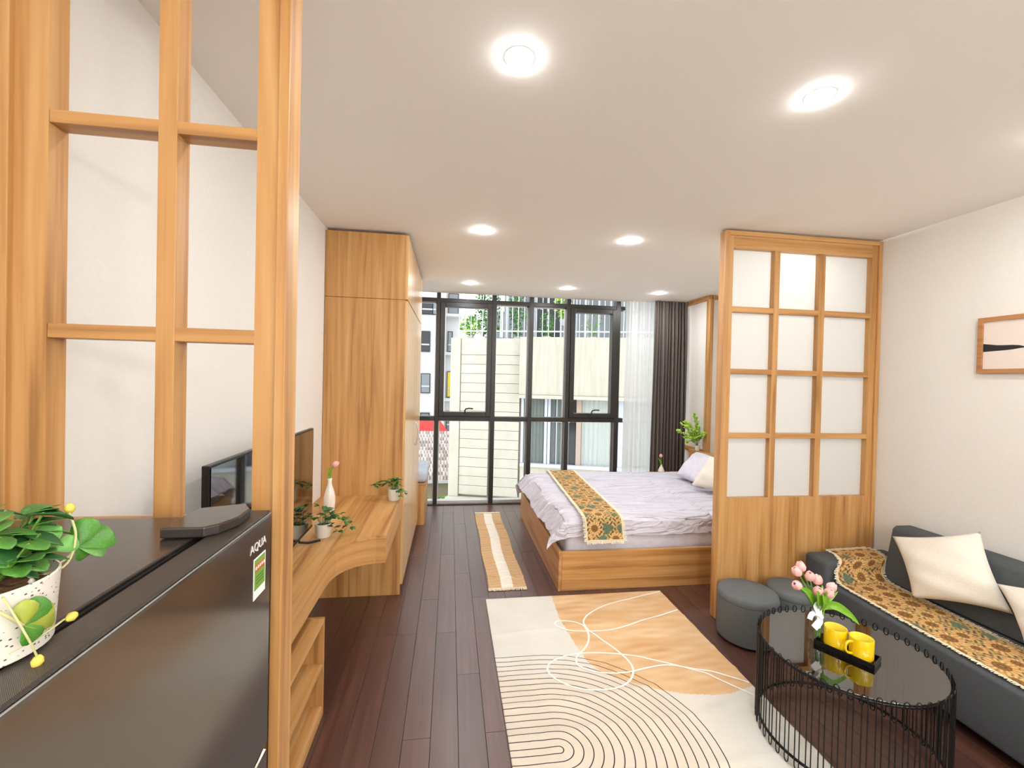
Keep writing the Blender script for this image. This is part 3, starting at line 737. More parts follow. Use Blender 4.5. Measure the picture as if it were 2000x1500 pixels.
# ================================================================== CURTAINS
def curtain(name, xa, xb, y, z0, z1, folds, amp, material, label, seed, gather=0):
    rd = random.Random(seed); ph = [rd.uniform(0, 6.28) for _ in range(6)]
    def fn(u, v):
        x = xa+(xb-xa)*u; z = z1-(z1-z0)*v; f_ = folds*2*math.pi
        a = amp*(.6+.4*min(1, v*6)) if gather else amp
        yy_ = y+a*math.sin(f_*u+ph[0]+.5*math.sin(4*u+ph[1])+.25*math.sin(3*v+9*u))+.25*a*math.sin(2.3*f_*u+ph[2]+v)
        if gather and v < .13: yy_ += .006*math.sin(f_*u*3+v*90)*(1-v/.13)
        x += .004*math.sin(v*5+u*20)+(.03*v*(u-.5) if gather else 0)
        return (min(x, 3.018), yy_, z)
    o = MB().grid(fn, int(folds*14), 40).build(name, material, None, smooth=True, loc=((xa+xb)/2, y, z0))
    return tag(o, label, 'curtain')
curtain('sheer_curtain', 2.245, 2.66, 5.40, .02, ZC-.002, 6, .026, M_sheer, 'sheer white curtain at the right end of the window wall', 1)
curtain('blackout_curtain', 2.575, 3.012, 5.27, .02, ZC-.002, 10, .030, M_curt, 'dark brown pleated curtain gathered in the window corner', 2, gather=1)

# ================================================================== PALE FLOOR MAT (bedside)
def mat_fn():
    nu, nv = 48, 460; x0_, x1_, y0_, y1_ = .318, .612, 3.262, 5.125
    vs_ = []; cols = []
    rs = np.random.RandomState(2); ridges = [.03, .10, .17, .255, .33, .40, .46, .56, .62, .70, .78, .85, .93]
    for j in range(nv+1):
        v = j/nv
        for i in range(nu+1):
            u = i/nu; z = .004
            for k, r in enumerate(ridges): z += .013*(.6+.4*math.sin(k*2.1))*math.exp(-((v-r-.004*math.sin(u*6+k))/.0045)**2)
            vs_.append((x0_+(x1_-x0_)*u+.006*math.sin(v*13), y0_+(y1_-y0_)*v, z))
            c = lin('EEE6D8') if .345 < u < .66 else lin('D0AA7C')
            st_ = .90+.10*math.sin(v*640+3*math.sin(u*9))
            if not .345 < u < .66:
                st_ *= (.86 if (math.sin(v*210+math.sin(u*17)) > .80) else 1)
            cols.append([q*st_ for q in c])
    f = [(j*(nu+1)+i, j*(nu+1)+i+1, (j+1)*(nu+1)+i+1, (j+1)*(nu+1)+i) for j in range(nv) for i in range(nu)]
    loc = Vector(((x0_+x1_)/2, (y0_+y1_)/2, 0)); t = thing('floor_runner', loc, 'narrow tan jute floor runner with a white centre stripe beside the bed', 'rug')
    me = bpy.data.meshes.new('weave'); me.from_pydata([tuple(Vector(q)-loc) for q in vs_], [], f); me.polygons.foreach_set('use_smooth', [True]*len(me.polygons)); me.materials.append(M_vcol)
    o = bpy.data.objects.new('weave', me); COL.objects.link(o); o.parent = t; setcol(o, np.array(cols)); mo = o.modifiers.new('s', 'SOLIDIFY'); mo.thickness = .003; mo.offset = -1
    fr = MB()
    for yy_, sg in ((y0_, -1), (y1_, 1)):
        for k in range(66):
            xx = x0_+(x1_-x0_)*(k+.5)/66; l = random.uniform(.02, .032)
            fr.tube([(xx, yy_-sg*.01, .007), (xx+random.uniform(-.003, .003), yy_+sg*l*.6, .010), (xx+random.uniform(-.004, .004), yy_+sg*l, .004)], .0026, 5)
    fo = fr.build('fringe', M_fringe, t); fo['kind'] = 'stuff'
mat_fn()

# ================================================================== LARGE RUG
def rug_mat(loc):
    m = mat('rug_pile', 'FFFFFF', .95); vc = N(m, 'ShaderNodeVertexColor'); vc.layer_name = 'Col'
    tc = N(m, 'ShaderNodeTexCoord'); sp = N(m, 'ShaderNodeSeparateXYZ'); L(m, tc.outputs['Object'], sp.inputs[0])
    def mth(op, a, b=None, c=None):
        n = N(m, 'ShaderNodeMath', operation=op)
        for i, q in enumerate((a, b, c)):
            if q is None: continue
            if isinstance(q, (int, float)): n.inputs[i].default_value = q
            else: L(m, q, n.inputs[i])
        return n.outputs[0]
    wob = noise(m, 7, (1, 1, 1), 2).outputs[0]
    x = mth('DIVIDE', mth('SUBTRACT', sp.outputs[0], .497-loc.x), 1.10); x = mth('MAXIMUM', x, 0.0)
    y = mth('ADD', mth('SUBTRACT', sp.outputs[1], 1.801-loc.y), mth('MULTIPLY', mth('SUBTRACT', wob, .5), .012))
    d = mth('SQRT', mth('ADD', mth('MULTIPLY', x, x), mth('MULTIPLY', y, y)))
    fr = mth('FRACT', mth('ADD', mth('DIVIDE', mth('SUBTRACT', d, .0175), .0391), .5))
    ln_ = mth('LESS_THAN', mth('ABSOLUTE', mth('SUBTRACT', fr, .5)), .058)
    msk = mth('MULTIPLY', ln_, mth('LESS_THAN', d, .655))
    mx = N(m, 'ShaderNodeMix', data_type='RGBA'); L(m, msk, mx.inputs[0]); L(m, vc.outputs[0], mx.inputs[6]); mx.inputs[7].default_value = (*lin('3A302D'), 1)
    L(m, mx.outputs[2], P(m).inputs['Base Color']); n2 = noise(m, 160, (1, 1, 1), 3); bump(m, n2.outputs[0], .5, .004); return m
def rug():
    x0_, x1_, y0_, y1_ = .284, 1.618, 1.05, 3.112; res = .0062
    nu = int((x1_-x0_)/res); nv = int((y1_-y0_)/res)
    X, Y = np.meshgrid(np.linspace(x0_, x1_, nu+1), np.linspace(y0_, y1_, nv+1))
    rs = np.random.RandomState(5)
    def sm(k, sx, sy):
        z = np.zeros_like(X)
        for _ in range(k):
            a, b, c = rs.uniform(-1, 1)*sx, rs.uniform(-1, 1)*sy, rs.uniform(0, 6.28); z += np.sin(a*X+b*Y+c)
        return z/k**.5
    Z = .009+.0012*sm(8, 9, 14)
    for yy_, am, wd_ in ((2.93, .003, .03), (2.70, .004, .02), (2.58, .003, .03), (2.33, .003, .02), (2.13, .005, .025), (1.92, .004, .03), (1.62, .004, .03)):
        Z += am*np.exp(-((Y-yy_-.02*np.sin(X*3+yy_*7)-(.10*(X-.9)))/wd_)**2)
    Z = np.clip(Z, .005, .018)
    col = np.empty(X.shape+(3,)); g = np.clip(.5+.22*sm(14, 30, 22), 0, 1)[..., None]
    left = np.array(lin('D9D5CC')); warm = np.array(lin('D8CCBB')); g2 = np.clip((2.45-Y)/.25, 0, 1)[..., None]*np.clip((1.35-X)/.3, 0, 1)[..., None]
    col[:] = (left*(1-g2)+warm*g2)*(.93+.1*g)
    bl = np.array([(.772, 3.12), (.754, 2.816), (.778, 2.523), (.807, 2.341), (.858, 2.254), (.959, 2.181), (1.076, 2.115), (1.222, 2.061), (1.353, 2.037), (1.46, 2.035), (1.62, 2.075)])
    yb = np.interp(X, bl[::1, 0][2:], bl[2:, 1]); xb = np.interp(Y, bl[::-1, 1][0:0+11][np.argsort(bl[::-1, 1])], bl[::-1, 0][np.argsort(bl[::-1, 1])])
    mk = (Y > 2.523) & (X > np.interp(Y, [2.523, 2.816, 3.12], [.778, .754, .772])) | (Y <= 2.523) & (X > .778) & (Y > yb)
    och = np.array(lin('C99A66')); och2 = np.array(lin('E0C29A'))
    h = np.clip(.5+.16*sm(16, 30, 110)+.16*sm(10, 9, 40), 0, 1)[..., None]; col[mk] = (och*(1-h)+och2*h)[mk]
    # arch lines
    cy = 1.801; d_ = np.where(X < .55, np.abs(Y-cy), 0)
    for k in range(17):
        R_ = .0175+k*.0391; cx = .497+.068*R_/.643
        dist = np.where(X < cx, np.abs(np.abs(Y-cy)-R_), np.abs(np.hypot(X-cx, Y-cy)-R_))
        break
    vs_ = np.stack([X, Y, Z], -1).reshape(-1, 3)
    loc = Vector(((x0_+x1_)/2, (y0_+y1_)/2, 0)); t = thing('area_rug', loc, 'large beige rug with ochre patch, dark concentric arches and white looping lines', 'rug')
    f = [(j*(nu+1)+i, j*(nu+1)+i+1, (j+1)*(nu+1)+i+1, (j+1)*(nu+1)+i) for j in range(nv) for i in range(nu)]
    me = bpy.data.meshes.new('pile'); me.from_pydata((vs_-np.array(loc)).tolist(), [], f); me.polygons.foreach_set('use_smooth', [True]*len(me.polygons)); me.materials.append(rug_mat(loc))
    o = bpy.data.objects.new('pile', me); COL.objects.link(o); o.parent = t; setcol(o, col.reshape(-1, 3)); mo = o.modifiers.new('s', 'SOLIDIFY'); mo.thickness = .005; mo.offset = -1
    def zat(x, y):
        i = min(max(int(round((x-x0_)/(x1_-x0_)*nu)), 0), nu); j = min(max(int(round((y-y0_)/(y1_-y0_)*nv)), 0), nv); return float(Z[j, i])
    A = [(1.612, 3.098), (1.382, 3.026), (1.149, 2.949), (0.989, 2.859), (0.914, 2.779), (0.897, 2.708), (0.915, 2.637), (0.962, 2.539), (1.005, 2.448), (1.032, 2.356), (1.039, 2.286), (1.009, 2.217), (0.951, 2.162), (0.871, 2.131), (0.776, 2.133), (0.697, 2.15), (0.625, 2.197), (0.573, 2.257), (0.56, 2.308), (0.583, 2.364), (0.649, 2.404), (0.752, 2.433), (0.899, 2.426), (1.047, 2.391), (1.182, 2.332), (1.306, 2.265), (1.418, 2.187), (1.507, 2.088), (1.566, 2.017), (1.612, 1.96)]
    B = [(1.609, 2.832), (1.463, 2.779), (1.312, 2.729), (1.169, 2.681), (1.048, 2.647), (0.93, 2.645), (0.817, 2.657), (0.744, 2.684), (0.708, 2.727), (0.718, 2.767), (0.768, 2.777), (0.846, 2.754), (0.888, 2.699), (0.892, 2.62), (0.866, 2.54), (0.816, 2.468), (0.755, 2.409), (0.738, 2.333), (0.788, 2.283), (0.878, 2.252), (0.997, 2.247), (1.12, 2.27), (1.24, 2.28), (1.348, 2.245), (1.471, 2.189), (1.547, 2.145), (1.612, 2.096)]
    for k, Lp in enumerate((A, B)):
        Q = smoothpath([(x, y, 0) for x, y in Lp], 6)
        def fn(u, v, Q=Q):
            i = min(int(u*(len(Q)-1)+1e-6), len(Q)-1); p = Q[i]; tt = (Q[min(i+1, len(Q)-1)]-Q[max(i-1, 0)]).normalized(); s_ = Vector((-tt.y, tt.x, 0)); q = p+s_*(v-.5)*.011
            return (q.x, q.y, max(zat(q.x, q.y), zat(p.x, p.y))+.0012+.0012*math.sin(math.pi*v)+k*.0003)
        ln = MB().grid(fn, len(Q)-1, 4).build('loop_line', mat('white_pile_%d' % k, 'F1ECE2', .9), t, smooth=True)
rug()

# ================================================================== SOFA
ang = math.atan2(.04, 1)
sofa = thing('sofa', (2.35, 1.4, 0), 'dark grey fabric sofa with a low arm along the right wall', 'sofa')
# front line: X = 2.35 + .04*(Y-1.4)
def fx(y): return 2.352+.045*(y-1.4)
def slab(ya, yb, z0, z1, xo=0, xback=3.02, bev=.03, name='seat', material=None, xo2=None):
    mb = MB(); xo2 = xo if xo2 is None else xo2
    mb.prism([(fx(ya)+xo, ya), (xback, ya), (xback, yb), (fx(yb)+xo2, yb)], z0, z1)
    return mb.build(name, material or M_sofa, sofa, bev, smooth=True, seg=4)
slab(-.2, 2.455, .055, .352, 0, 3.02, .022, 'base')
slab(-.2, 2.45, .340, .362, .30, 2.80, .01, 'seat_cushion')
slab(2.45, 2.635, .055, .476, 0, 3.02, .028, 'arm')
# back: upright slab with a sloped top end
mb = MB(); yA, yB = -.2, 2.446
prof = [(2.80, .355), (2.865, .690), (2.89, .707), (3.0, .707), (3.02, .69), (3.02, .355)]
n = len(prof)
mb.add([(x, yA, z) for x, z in prof]+[(x, yB, z) for x, z in prof], [list(range(n)), list(range(n, 2*n))[::-1]]+[(i, n+i, n+(i+1) % n, (i+1) % n) for i in range(n)])
mb.build('backrest', M_sofa, sofa, .018, smooth=True, seg=3)
for (x, y) in ((2.45, 2.55), (2.95, 2.55), (2.42, 0), (2.95, 0)): MB().lathe([(.018, .0005), (.022, .056)], (x, y, 0), 12).build('foot', M_tvb, sofa)
# cushions
cushion4('cushion', [(2.72, 2.314, .685), (2.84, 1.952, .838), (2.785, 1.768, .492), (2.645, 2.127, .400)], .15, M_cream, 'large cream square cushion propped near the sofa arm', 'cushion', pinch=.09)
cushion4('cushion', [(2.73, 1.802, .632), (2.80, 1.42, .76), (2.74, 1.30, .42), (2.66, 1.64, .40)], .14, M_cream, 'cream cushion at the picture edge on the sofa', 'cushion', pinch=.09)
# sofa runner: path down the arm and along the seat
zs, za = .366, .480
sp = [((2.575, 2.622, za), (1, .06, 0)), ((2.57, 2.56, za+.001), (1, .03, 0)), ((2.53, 2.485, za+.001), (1, 0, 0)), ((2.50, 2.446, za-.008), (1, 0, 0)), ((2.468, 2.437, za-.05), (1, 0, 0)), ((2.455, 2.425, zs+.03), (1, 0, 0)), ((2.445, 2.395, zs+.003), (1, -.03, 0)),
      ((2.435, 2.33, zs), (1, 0, 0)), ((2.425, 2.2, zs), (1, 0, 0)), ((2.412, 2.0, zs), (1, 0, 0)), ((2.402, 1.8, zs), (1, 0, 0)), ((2.393, 1.6, zs), (1, 0, 0)), ((2.388, 1.4, zs), (1, 0, 0)), ((2.38, 1.1, zs), (1, 0, 0)), ((2.375, .75, zs), (1, 0, 0))]
runner('sofa_throw', [(Vector(p), Vector(a)) for p, a in sp], .335, None, 8, 'sunflower-print tapestry runner with cream fringe draped over the sofa arm and seat', 'throw')

# ================================================================== OTTOMANS
def ottoman(c, r, h, label, ex=1):
    t = thing('ottoman', (c[0], c[1], 0), label, 'ottoman', 'grey stools by the room divider')
    MB().lathe([(r*.93, .012), (r*.985, .018), (r, .04), (r, h-.045)], (c[0], c[1], 0), 48, ex).build('body', M_ott, t, smooth='auto')
    MB().lathe([(r, h-.045), (r*1.006, h-.04), (r*1.004, h-.028), (r*.97, h-.008), (r*.90, h), (r*.5, h+.004), (.001, h+.005)], (c[0], c[1], 0), 48, ex).build('seat', M_ott, t, smooth=True)
    MB().lathe([(r*.8, .0005), (r*.8, .012)], (c[0], c[1], 0), 24, ex).build('base', M_tvb, t)
ottoman((1.892, 2.500), .176, .300, 'round grey fabric stool at the open end of the divider')
ottoman((2.221, 2.515), .150, .298, 'grey fabric stool squeezed between the other stool and the sofa arm')

# ================================================================== COFFEE TABLE
TX, TY, TZ, TR = 1.775, 1.698, .427, .332
ct = thing('coffee_table', (TX, TY, 0), 'round black wire coffee table with a smoked glass top', 'table')
MB().lathe([(.001, TZ-.006), (TR-.002, TZ-.006), (TR, TZ-.004), (TR, TZ-.001), (TR-.001, TZ), (.001, TZ)], (TX, TY, 0), 72).build('glass_top', M_smoke, ct, smooth='auto')
def ring(r, z, rr, name, k=72): MB().tube([(TX+r*math.cos(2*math.pi*i/k), TY+r*math.sin(2*math.pi*i/k), z) for i in range(k)], rr, 8, True).build(name, M_wire, ct, smooth=True)
ring(TR-.004, TZ-.013, .0062, 'rim_ring'); ring(TR+.002, .045, .0062, 'base_ring'); ring(TR-.025, TZ-.014, .0045, 'rim_ring')
nl = 50
ro, ri = TR+.0165, TR+.0085
wm = MB(); hw = .009
pts = []
zt_, zb_ = TZ+.004, .011
def arc(c, r, a0, a1, n=5): return [(0, c[0]+r*math.cos(a0+(a1-a0)*k/n), c[1]+r*math.sin(a0+(a1-a0)*k/n)) for k in range(n+1)]
loop = [(0, -hw, zb_+.02), (0, -hw, zt_)]+[(0, -hw*math.cos(math.pi*k/6), zt_+.013*math.sin(math.pi*k/6)) for k in range(1, 6)]+[(0, hw, zt_), (0, hw, zb_+.02)]+[(0, hw*math.cos(math.pi*k/6), zb_+.02-.017*math.sin(math.pi*k/6)) for k in range(1, 6)]
wire_me = mesh_of(MB().tube(loop, .0024, 6, True), 'wire_loop', M_wire, smooth=True)
for k in range(nl):
    a = 2*math.pi*(k+.5)/nl
    inst(wire_me, 'wire_loop', (TX+(TR+.0125)*math.cos(a), TY+(TR+.0125)*math.sin(a), 0), (0, 0, a), parent=ct)

# vase with tulips on the table
VX, VY = 1.700, 1.776
gv = thing('glass_vase', (VX, VY, TZ), 'clear glass bottle vase with a white lace bow on the coffee table', 'vase')
MB().lathe([(.001, .004), (.027, .003), (.031, .006), (.033, .02), (.034, .05), (.031, .085), (.022, .108), (.0165, .122), (.017, .140), (.021, .152), (.0195, .152), (.0155, .140), (.015, .122), (.0205, .107), (.0295, .084), (.0325, .05), (.0315, .02), (.029, .009), (.001, .008)], (VX, VY, TZ), 36).build('body', M_vglass, gv, smooth=True)
ribbon = MB().lathe([(.0185, .112), (.0195, .116), (.0185, .134), (.0175, .136)], (VX, VY, TZ), 24).build('ribbon', M_ribbon, gv, smooth=True)
def strip(pts, w, nm=(0, -1, .2)):
    P_ = smoothpath([Vector((VX, VY, TZ))+Vector(q) for q in pts], 6); n = len(P_)-1
    def fn(u, v):
        i = min(int(u*n+1e-6), n); p = P_[i]; t_ = (P_[min(i+1, n)]-P_[max(i-1, 0)]).normalized(); s_ = t_.cross(Vector(nm)).normalized(); return p+s_*w*(v-.5)
    return MB().grid(fn, n, 3).build('ribbon_tail', M_ribbon, gv, smooth=True)
k0 = (-.008, -.022, .124)
strip([k0, (-.030, -.036, .150), (-.042, -.034, .176), (-.028, -.030, .184), (-.012, -.026, .152), k0], .022, (0, -1, 0))
strip([k0, (-.030, -.034, .137), (-.052, -.034, .146), (-.064, -.034, .135), (-.070, -.034, .118)], .020, (0, -.4, 1))
strip([k0, (-.020, -.036, .108), (-.036, -.038, .094), (-.050, -.038, .080)], .034)
strip([k0, (-.012, -.034, .108), (-.022, -.036, .092), (-.024, -.036, .076)], .018)
MB().lathe([(.001, -.015), (.011, -.009), (.014, 0), (.011, .009), (.001, .015)], (VX-.008, VY-.025, TZ+.122), 10).build('knot', M_ribbon, gv, smooth=True)
heads = [(-.117, -.010, .263, (-.85, -.2, .5), 'lowest at the far left'), (-.100, .012, .315, (-.6, .1, .8), 'upper left'), (-.072, .02, .333, (-.3, .1, .95), 'topmost'), (-.055, -.012, .303, (-.3, -.3, .9), 'just below the topmost'),
         (-.005, .0, .278, (-.05, -.1, 1), 'middle right'), (-.028, -.030, .241, (-.1, -.5, .85), 'lowest in the middle'), (.028, -.030, .230, (.12, -.5, .85), 'second from the right'), (.068, .0, .241, (.5, -.2, .8), 'rightmost')]
for i, (hx, hy, hz, ln, which) in enumerate(heads):
    tp = thing('tulip', (VX, VY, TZ+.13), 'pink closed tulip in the glass bottle vase, %s of the bunch' % which, 'flower', 'pink tulips in the glass vase')
    a = i*.78; dn = Vector(ln).normalized()*.020
    tulip(tp, (VX+.009*math.cos(a)+.004, VY+.009*math.sin(a), TZ+.015), (VX+hx-dn.x, VY+hy-dn.y, TZ+hz-dn.z), .038, (.012-hx*.25, -hy*.2, -.01), ln)
for pts, wd_ in (([(0, 0, .14), (-.045, -.02, .20), (-.085, -.03, .245), (-.12, -.03, .262)], .034), ([(.0, -.01, .14), (-.03, -.04, .20), (-.05, -.05, .255)], .042), ([(.0, -.01, .14), (-.012, -.05, .19), (-.035, -.06, .25)], .03),
                 ([(0, 0, .14), (.012, -.03, .20), (.0, -.045, .25)], .03), ([(.005, 0, .14), (.03, -.02, .19), (.085, -.02, .232)], .024), ([(.005, 0, .145), (.05, -.03, .175), (.115, -.045, .14), (.165, -.055, .092)], .036), ([(.0, .0, .14), (.02, .0, .21), (.03, .01, .25)], .026)):
    lf = blade(gv, [Vector((VX, VY, TZ))+Vector(q) for q in pts], wd_); lf.name = 'leaf'
# tray
tc_ = Vector((1.757, 1.678, TZ)); ta = math.atan2(-.175, .088)    # long axis direction
ta = math.atan2(1.600-1.762, 1.795-1.705)
ty = thing('tray', tc_, 'narrow black serving tray on the coffee table', 'tray', rz=ta)
tl, tw = .110, .048
MB().box(-tl, tl, -tw, tw, .0003, .005).build('base', M_tray, ty, .001, local=True)
for d in ((-tl, tl, -tw, -tw+.005, .005, .021), (-tl, tl, tw-.005, tw, .005, .021), (-tl, -tl+.005, -tw+.005, tw-.005, .005, .021), (tl-.005, tl, -tw+.005, tw-.005, .005, .021)):
    box('edge', d, M_tray, ty, .001, local=True)
def mug(p, label, hang_):
    x, y, z = p; t = thing('mug', p, label, 'mug', 'yellow mugs on the black tray'); r, h = .0440, .088
    MB().lathe([(r*.86, .0005), (r*.95, .003), (r, .012), (r, h-.002), (r-.001, h), (r-.003, h)], p, 36).build('body', M_yellow, t, smooth='auto')
    MB().lathe([(r-.003, h), (r-.0045, h-.003), (r-.005, .012), (r-.012, .006), (.001, .0055)], p, 36).build('inside', M_yellow_in, t, smooth='auto')
    c, s_ = math.cos(hang_), math.sin(hang_)
    H = [(r-.003, .070), (r+.014, .072), (r+.027, .060), (r+.029, .040), (r+.018, .024), (r-.003, .020)]
    MB().tube(smoothpath([(x+c*q, y+s_*q, z+zz) for q, zz in H], 5), .0052, 8).build('handle', M_yellow, t, smooth=True)
dirv = Vector((math.cos(ta), math.sin(ta), 0))
mug(tc_+dirv*-.042+Vector((0, 0, .0052)), 'yellow mug on the tray, farther back beside the vase', math.radians(-32))
mug(tc_+dirv*.052+Vector((0, 0, .0052)), 'yellow mug on the tray, nearer with its handle turned left', math.radians(176))

# ================================================================== FRIDGE
FZ = 1.321
fr_ = thing('refrigerator', (-.62, .65, 0), 'dark grey metallic two-door refrigerator in front of the oak grid screen', 'refrigerator')
box('cabinet', (XL+.01, -.425, .372, .905, .01, FZ-.006), M_fridge_side, fr_, .004)
box('top_panel', (XL+.01, -.424, .372, .912, FZ-.006, FZ), M_fridge_top, fr_, .002)
door = box('door', (-.405, -.357, .362, .948, .842, FZ-.004), M_fridge_door, fr_, .006)
mb = MB().box(-.4045, -.3585, .364, .944, FZ-.0042, FZ+.001); mb.build('door_cap', M_carbon, door, .002)
mb = MB().box(-.3580, -.3565, .366, .944, FZ-.0052, FZ-.0038); mb.build('chrome_line', M_silver, door)
door2 = box('door', (-.405, -.357, .362, .948, .07, .832), M_fridge_door, fr_, .006)
box('gasket', (-.424, -.4055, .375, .905, .07, FZ-.012), M_joint, fr_)
hc = MB().prism([(-.472, .790), (-.405, .790), (-.388, .806), (-.373, .845), (-.376, .895), (-.40, .932), (-.472, .905)], FZ+.0012, FZ+.019).build('hinge_cover', M_hinge, fr_, .003)
for (x, y) in ((-.84, .42), (-.45, .42), (-.84, .86), (-.45, .86)): MB().lathe([(.015, .0005), (.015, .012)], (x, y, 0), 10).build('foot', M_tvb, fr_)
# lettering
def text_mesh(s, size, material, name='lettering', parent=None, loc=(0, 0, 0), rot=(0, 0, 0), ext=.0004, sx=1):
    cu_ = bpy.data.curves.new('t', 'FONT'); cu_.body = s; cu_.size = size; cu_.extrude = ext; cu_.align_x = 'CENTER'; cu_.align_y = 'CENTER'
    o = bpy.data.objects.new('t', cu_); COL.objects.link(o); bpy.context.view_layer.update()
    me = bpy.data.meshes.new_from_object(o.evaluated_get(bpy.context.evaluated_depsgraph_get())); bpy.data.objects.remove(o)
    me.materials.clear(); me.materials.append(material)
    ob = bpy.data.objects.new(name, me); COL.objects.link(ob); ob.location = Vector(loc)-origin(parent); ob.rotation_euler = rot; ob.scale = (sx, 1, 1); ob.parent = parent
    return ob
RX = (math.pi/2, 0, math.pi/2)   # text facing +X
text_mesh('AQUA', .022, M_letter, 'brand_lettering', door, (-.3562, .885, 1.272), RX, sx=1.1)
stk = thing('energy_sticker', (-.3562, .892, 1.21), 'green and white energy rating sticker with red star band on the fridge door', 'sticker')
box('backing', (-.3568, -.3562, .866, .918, 1.173, 1.251), M_sticker_w, stk, .0001)
box('green_field', (-.3562, -.3560, .869, .915, 1.190, 1.248), M_sticker, stk)
box('red_band', (-.3560, -.3558, .872, .912, 1.224, 1.238), M_sticker_r, stk)
text_mesh('★★★★★', .009, M_sticker_w, 'stars', stk, (-.3556, .892, 1.231), RX)
for zz in (1.214, 1.208, 1.202): box('print_line', (-.3560, -.3558, .876, .908, zz-.001, zz+.001), mat('dark_green_ink', '3E6A22', .6), stk)

# foreground plant ---------------------------------------------------
PX, PY_ = -.449, .483
fp = thing('potted_plant', (PX, PY_, FZ+.0002), 'leafy green plant in a black-speckled white pot on the fridge', 'plant')
MB().lathe([(.050, .0015), (.054, .004), (.0585, .072), (.0565, .073), (.053, .060), (.001, .066)], (PX, PY_, FZ), 48).build('pot', M_speckle, fp, smooth='auto')
MB().lathe([(.0525, .058), (.045, .064), (.02, .068), (.001, .067)], (PX, PY_, FZ), 24).build('soil', M_soil, fp, smooth=True)
for (ax, ay) in ((.035, -.028), (.026, -.036), (.03, .02), (.044, .005)): MB().lathe([(.001, -.003), (.0028, 0), (.001, .003)], (PX+ax, PY_+ay, FZ+.069), 8).build('pearl', M_pearl, fp, smooth=True)
rd = random.Random(21); st = MB(); zr = FZ+.07
for i in range(95):
    a = rd.uniform(0, 6.28); e = rd.uniform(.1, 1)**.6; q = Vector((PX+math.cos(a)*.050*e, PY_+math.sin(a)*.058*e, zr+rd.uniform(.012, .078-.02*e)))
    st.tube([(PX+math.cos(a)*.02*e, PY_+math.sin(a)*.02*e, zr), q], .0011, 4)
    put_leaf(rd.choice(['darkbig', 'roundg', 'roundg', 'green', 'dark']), q-Vector((math.cos(a), math.sin(a), 0))*.012, (math.cos(a), math.sin(a), rd.uniform(-.35, .25)), rd.uniform(.024, .036), fp, wscale=rd.uniform(.8, 1.1))
for i in range(12):
    a = rd.uniform(-2.2, 1.4); q = Vector((PX+math.cos(a)*.035, PY_+math.sin(a)*.035, zr+rd.uniform(.01, .03)))
    put_leaf(rd.choice(['roundg', 'dark', 'green']), q, (math.cos(a), math.sin(a), rd.uniform(-.1, .4)), rd.uniform(.022, .032), fp)
def trail(pts, r=.0016, material=None): MB().tube(smoothpath(pts, 6), r, 6).build('stem', material or M_stem_pale, fp, smooth=True)
hub = Vector((-.420, .528, 1.404))
trail([(-.445, .49, 1.388), (-.430, .505, 1.388), hub]); trail([(-.43, .50, 1.385), (-.41, .53, 1.386), (-.412, .548, 1.412), (-.425, .556, 1.437)], .0013)
for d, l, kd in (((-.25, .10, .75), .030, 'pale'), ((.0, -.2, .45), .024, 'pale'), ((.2, .35, .1), .024, 'pale')): put_leaf(kd, hub, d, l, fp, up=(.5, -.8, .3))
hub2 = Vector((-.419, .560, 1.397))
trail([(-.425, .52, 1.390), (-.42, .54, 1.387), hub2], .0013)
for d, l, kd in (((.1, .3, .75), .032, 'roundg'), ((.35, .9, .12), .040, 'roundg'), ((.3, .75, -.25), .034, 'pale'), ((.1, .3, -.6), .020, 'roundg')): put_leaf(kd, hub2, d, l, fp, up=(.6, -.6, .5))
bl_ = MB()
def bud(p, r, d=(0, 0, 1)):
    v = Vector(d).normalized(); q = v.to_track_quat('Z', 'Y').to_matrix(); mb = MB().lathe([(.001, -1.2*r), (.7*r, -.7*r), (r, 0), (.75*r, .8*r), (.001, 1.25*r)], (0, 0, 0), 12)
    mb.v = [tuple(Vector(p)+q@Vector(x_)) for x_ in mb.v]; mb.build('bud', M_bud, fp, smooth=True)
bud((-.426, .558, 1.441), .0052)
trail([(-.40, .46, 1.335), (-.392, .485, 1.338), (-.389, .505, 1.342)], .0010); bud((-.388, .512, 1.3405), .0048, (.2, 1, .2)); bud((-.378, .462, 1.325), .0048, (0, .4, 1)); trail([(-.398, .452, 1.392), (-.383, .447, 1.375), (-.377, .455, 1.345), (-.378, .462, 1.329)], .0009)
hub3 = Vector((-.386, .458, 1.362))
trail([(-.42, .445, 1.392), (-.392, .440, 1.385), hub3], .0013)
for d, l, kd in (((.1, .6, .55), .026, 'roundg'), ((.15, .8, -.05), .030, 'yellow'), ((.1, .2, -.5), .022, 'roundg'), ((.0, .1, .8), .022, 'yellow')): put_leaf(kd, hub3, d, l, fp, up=(.85, -.5, .2))
st.build('stems', M_stem, fp)

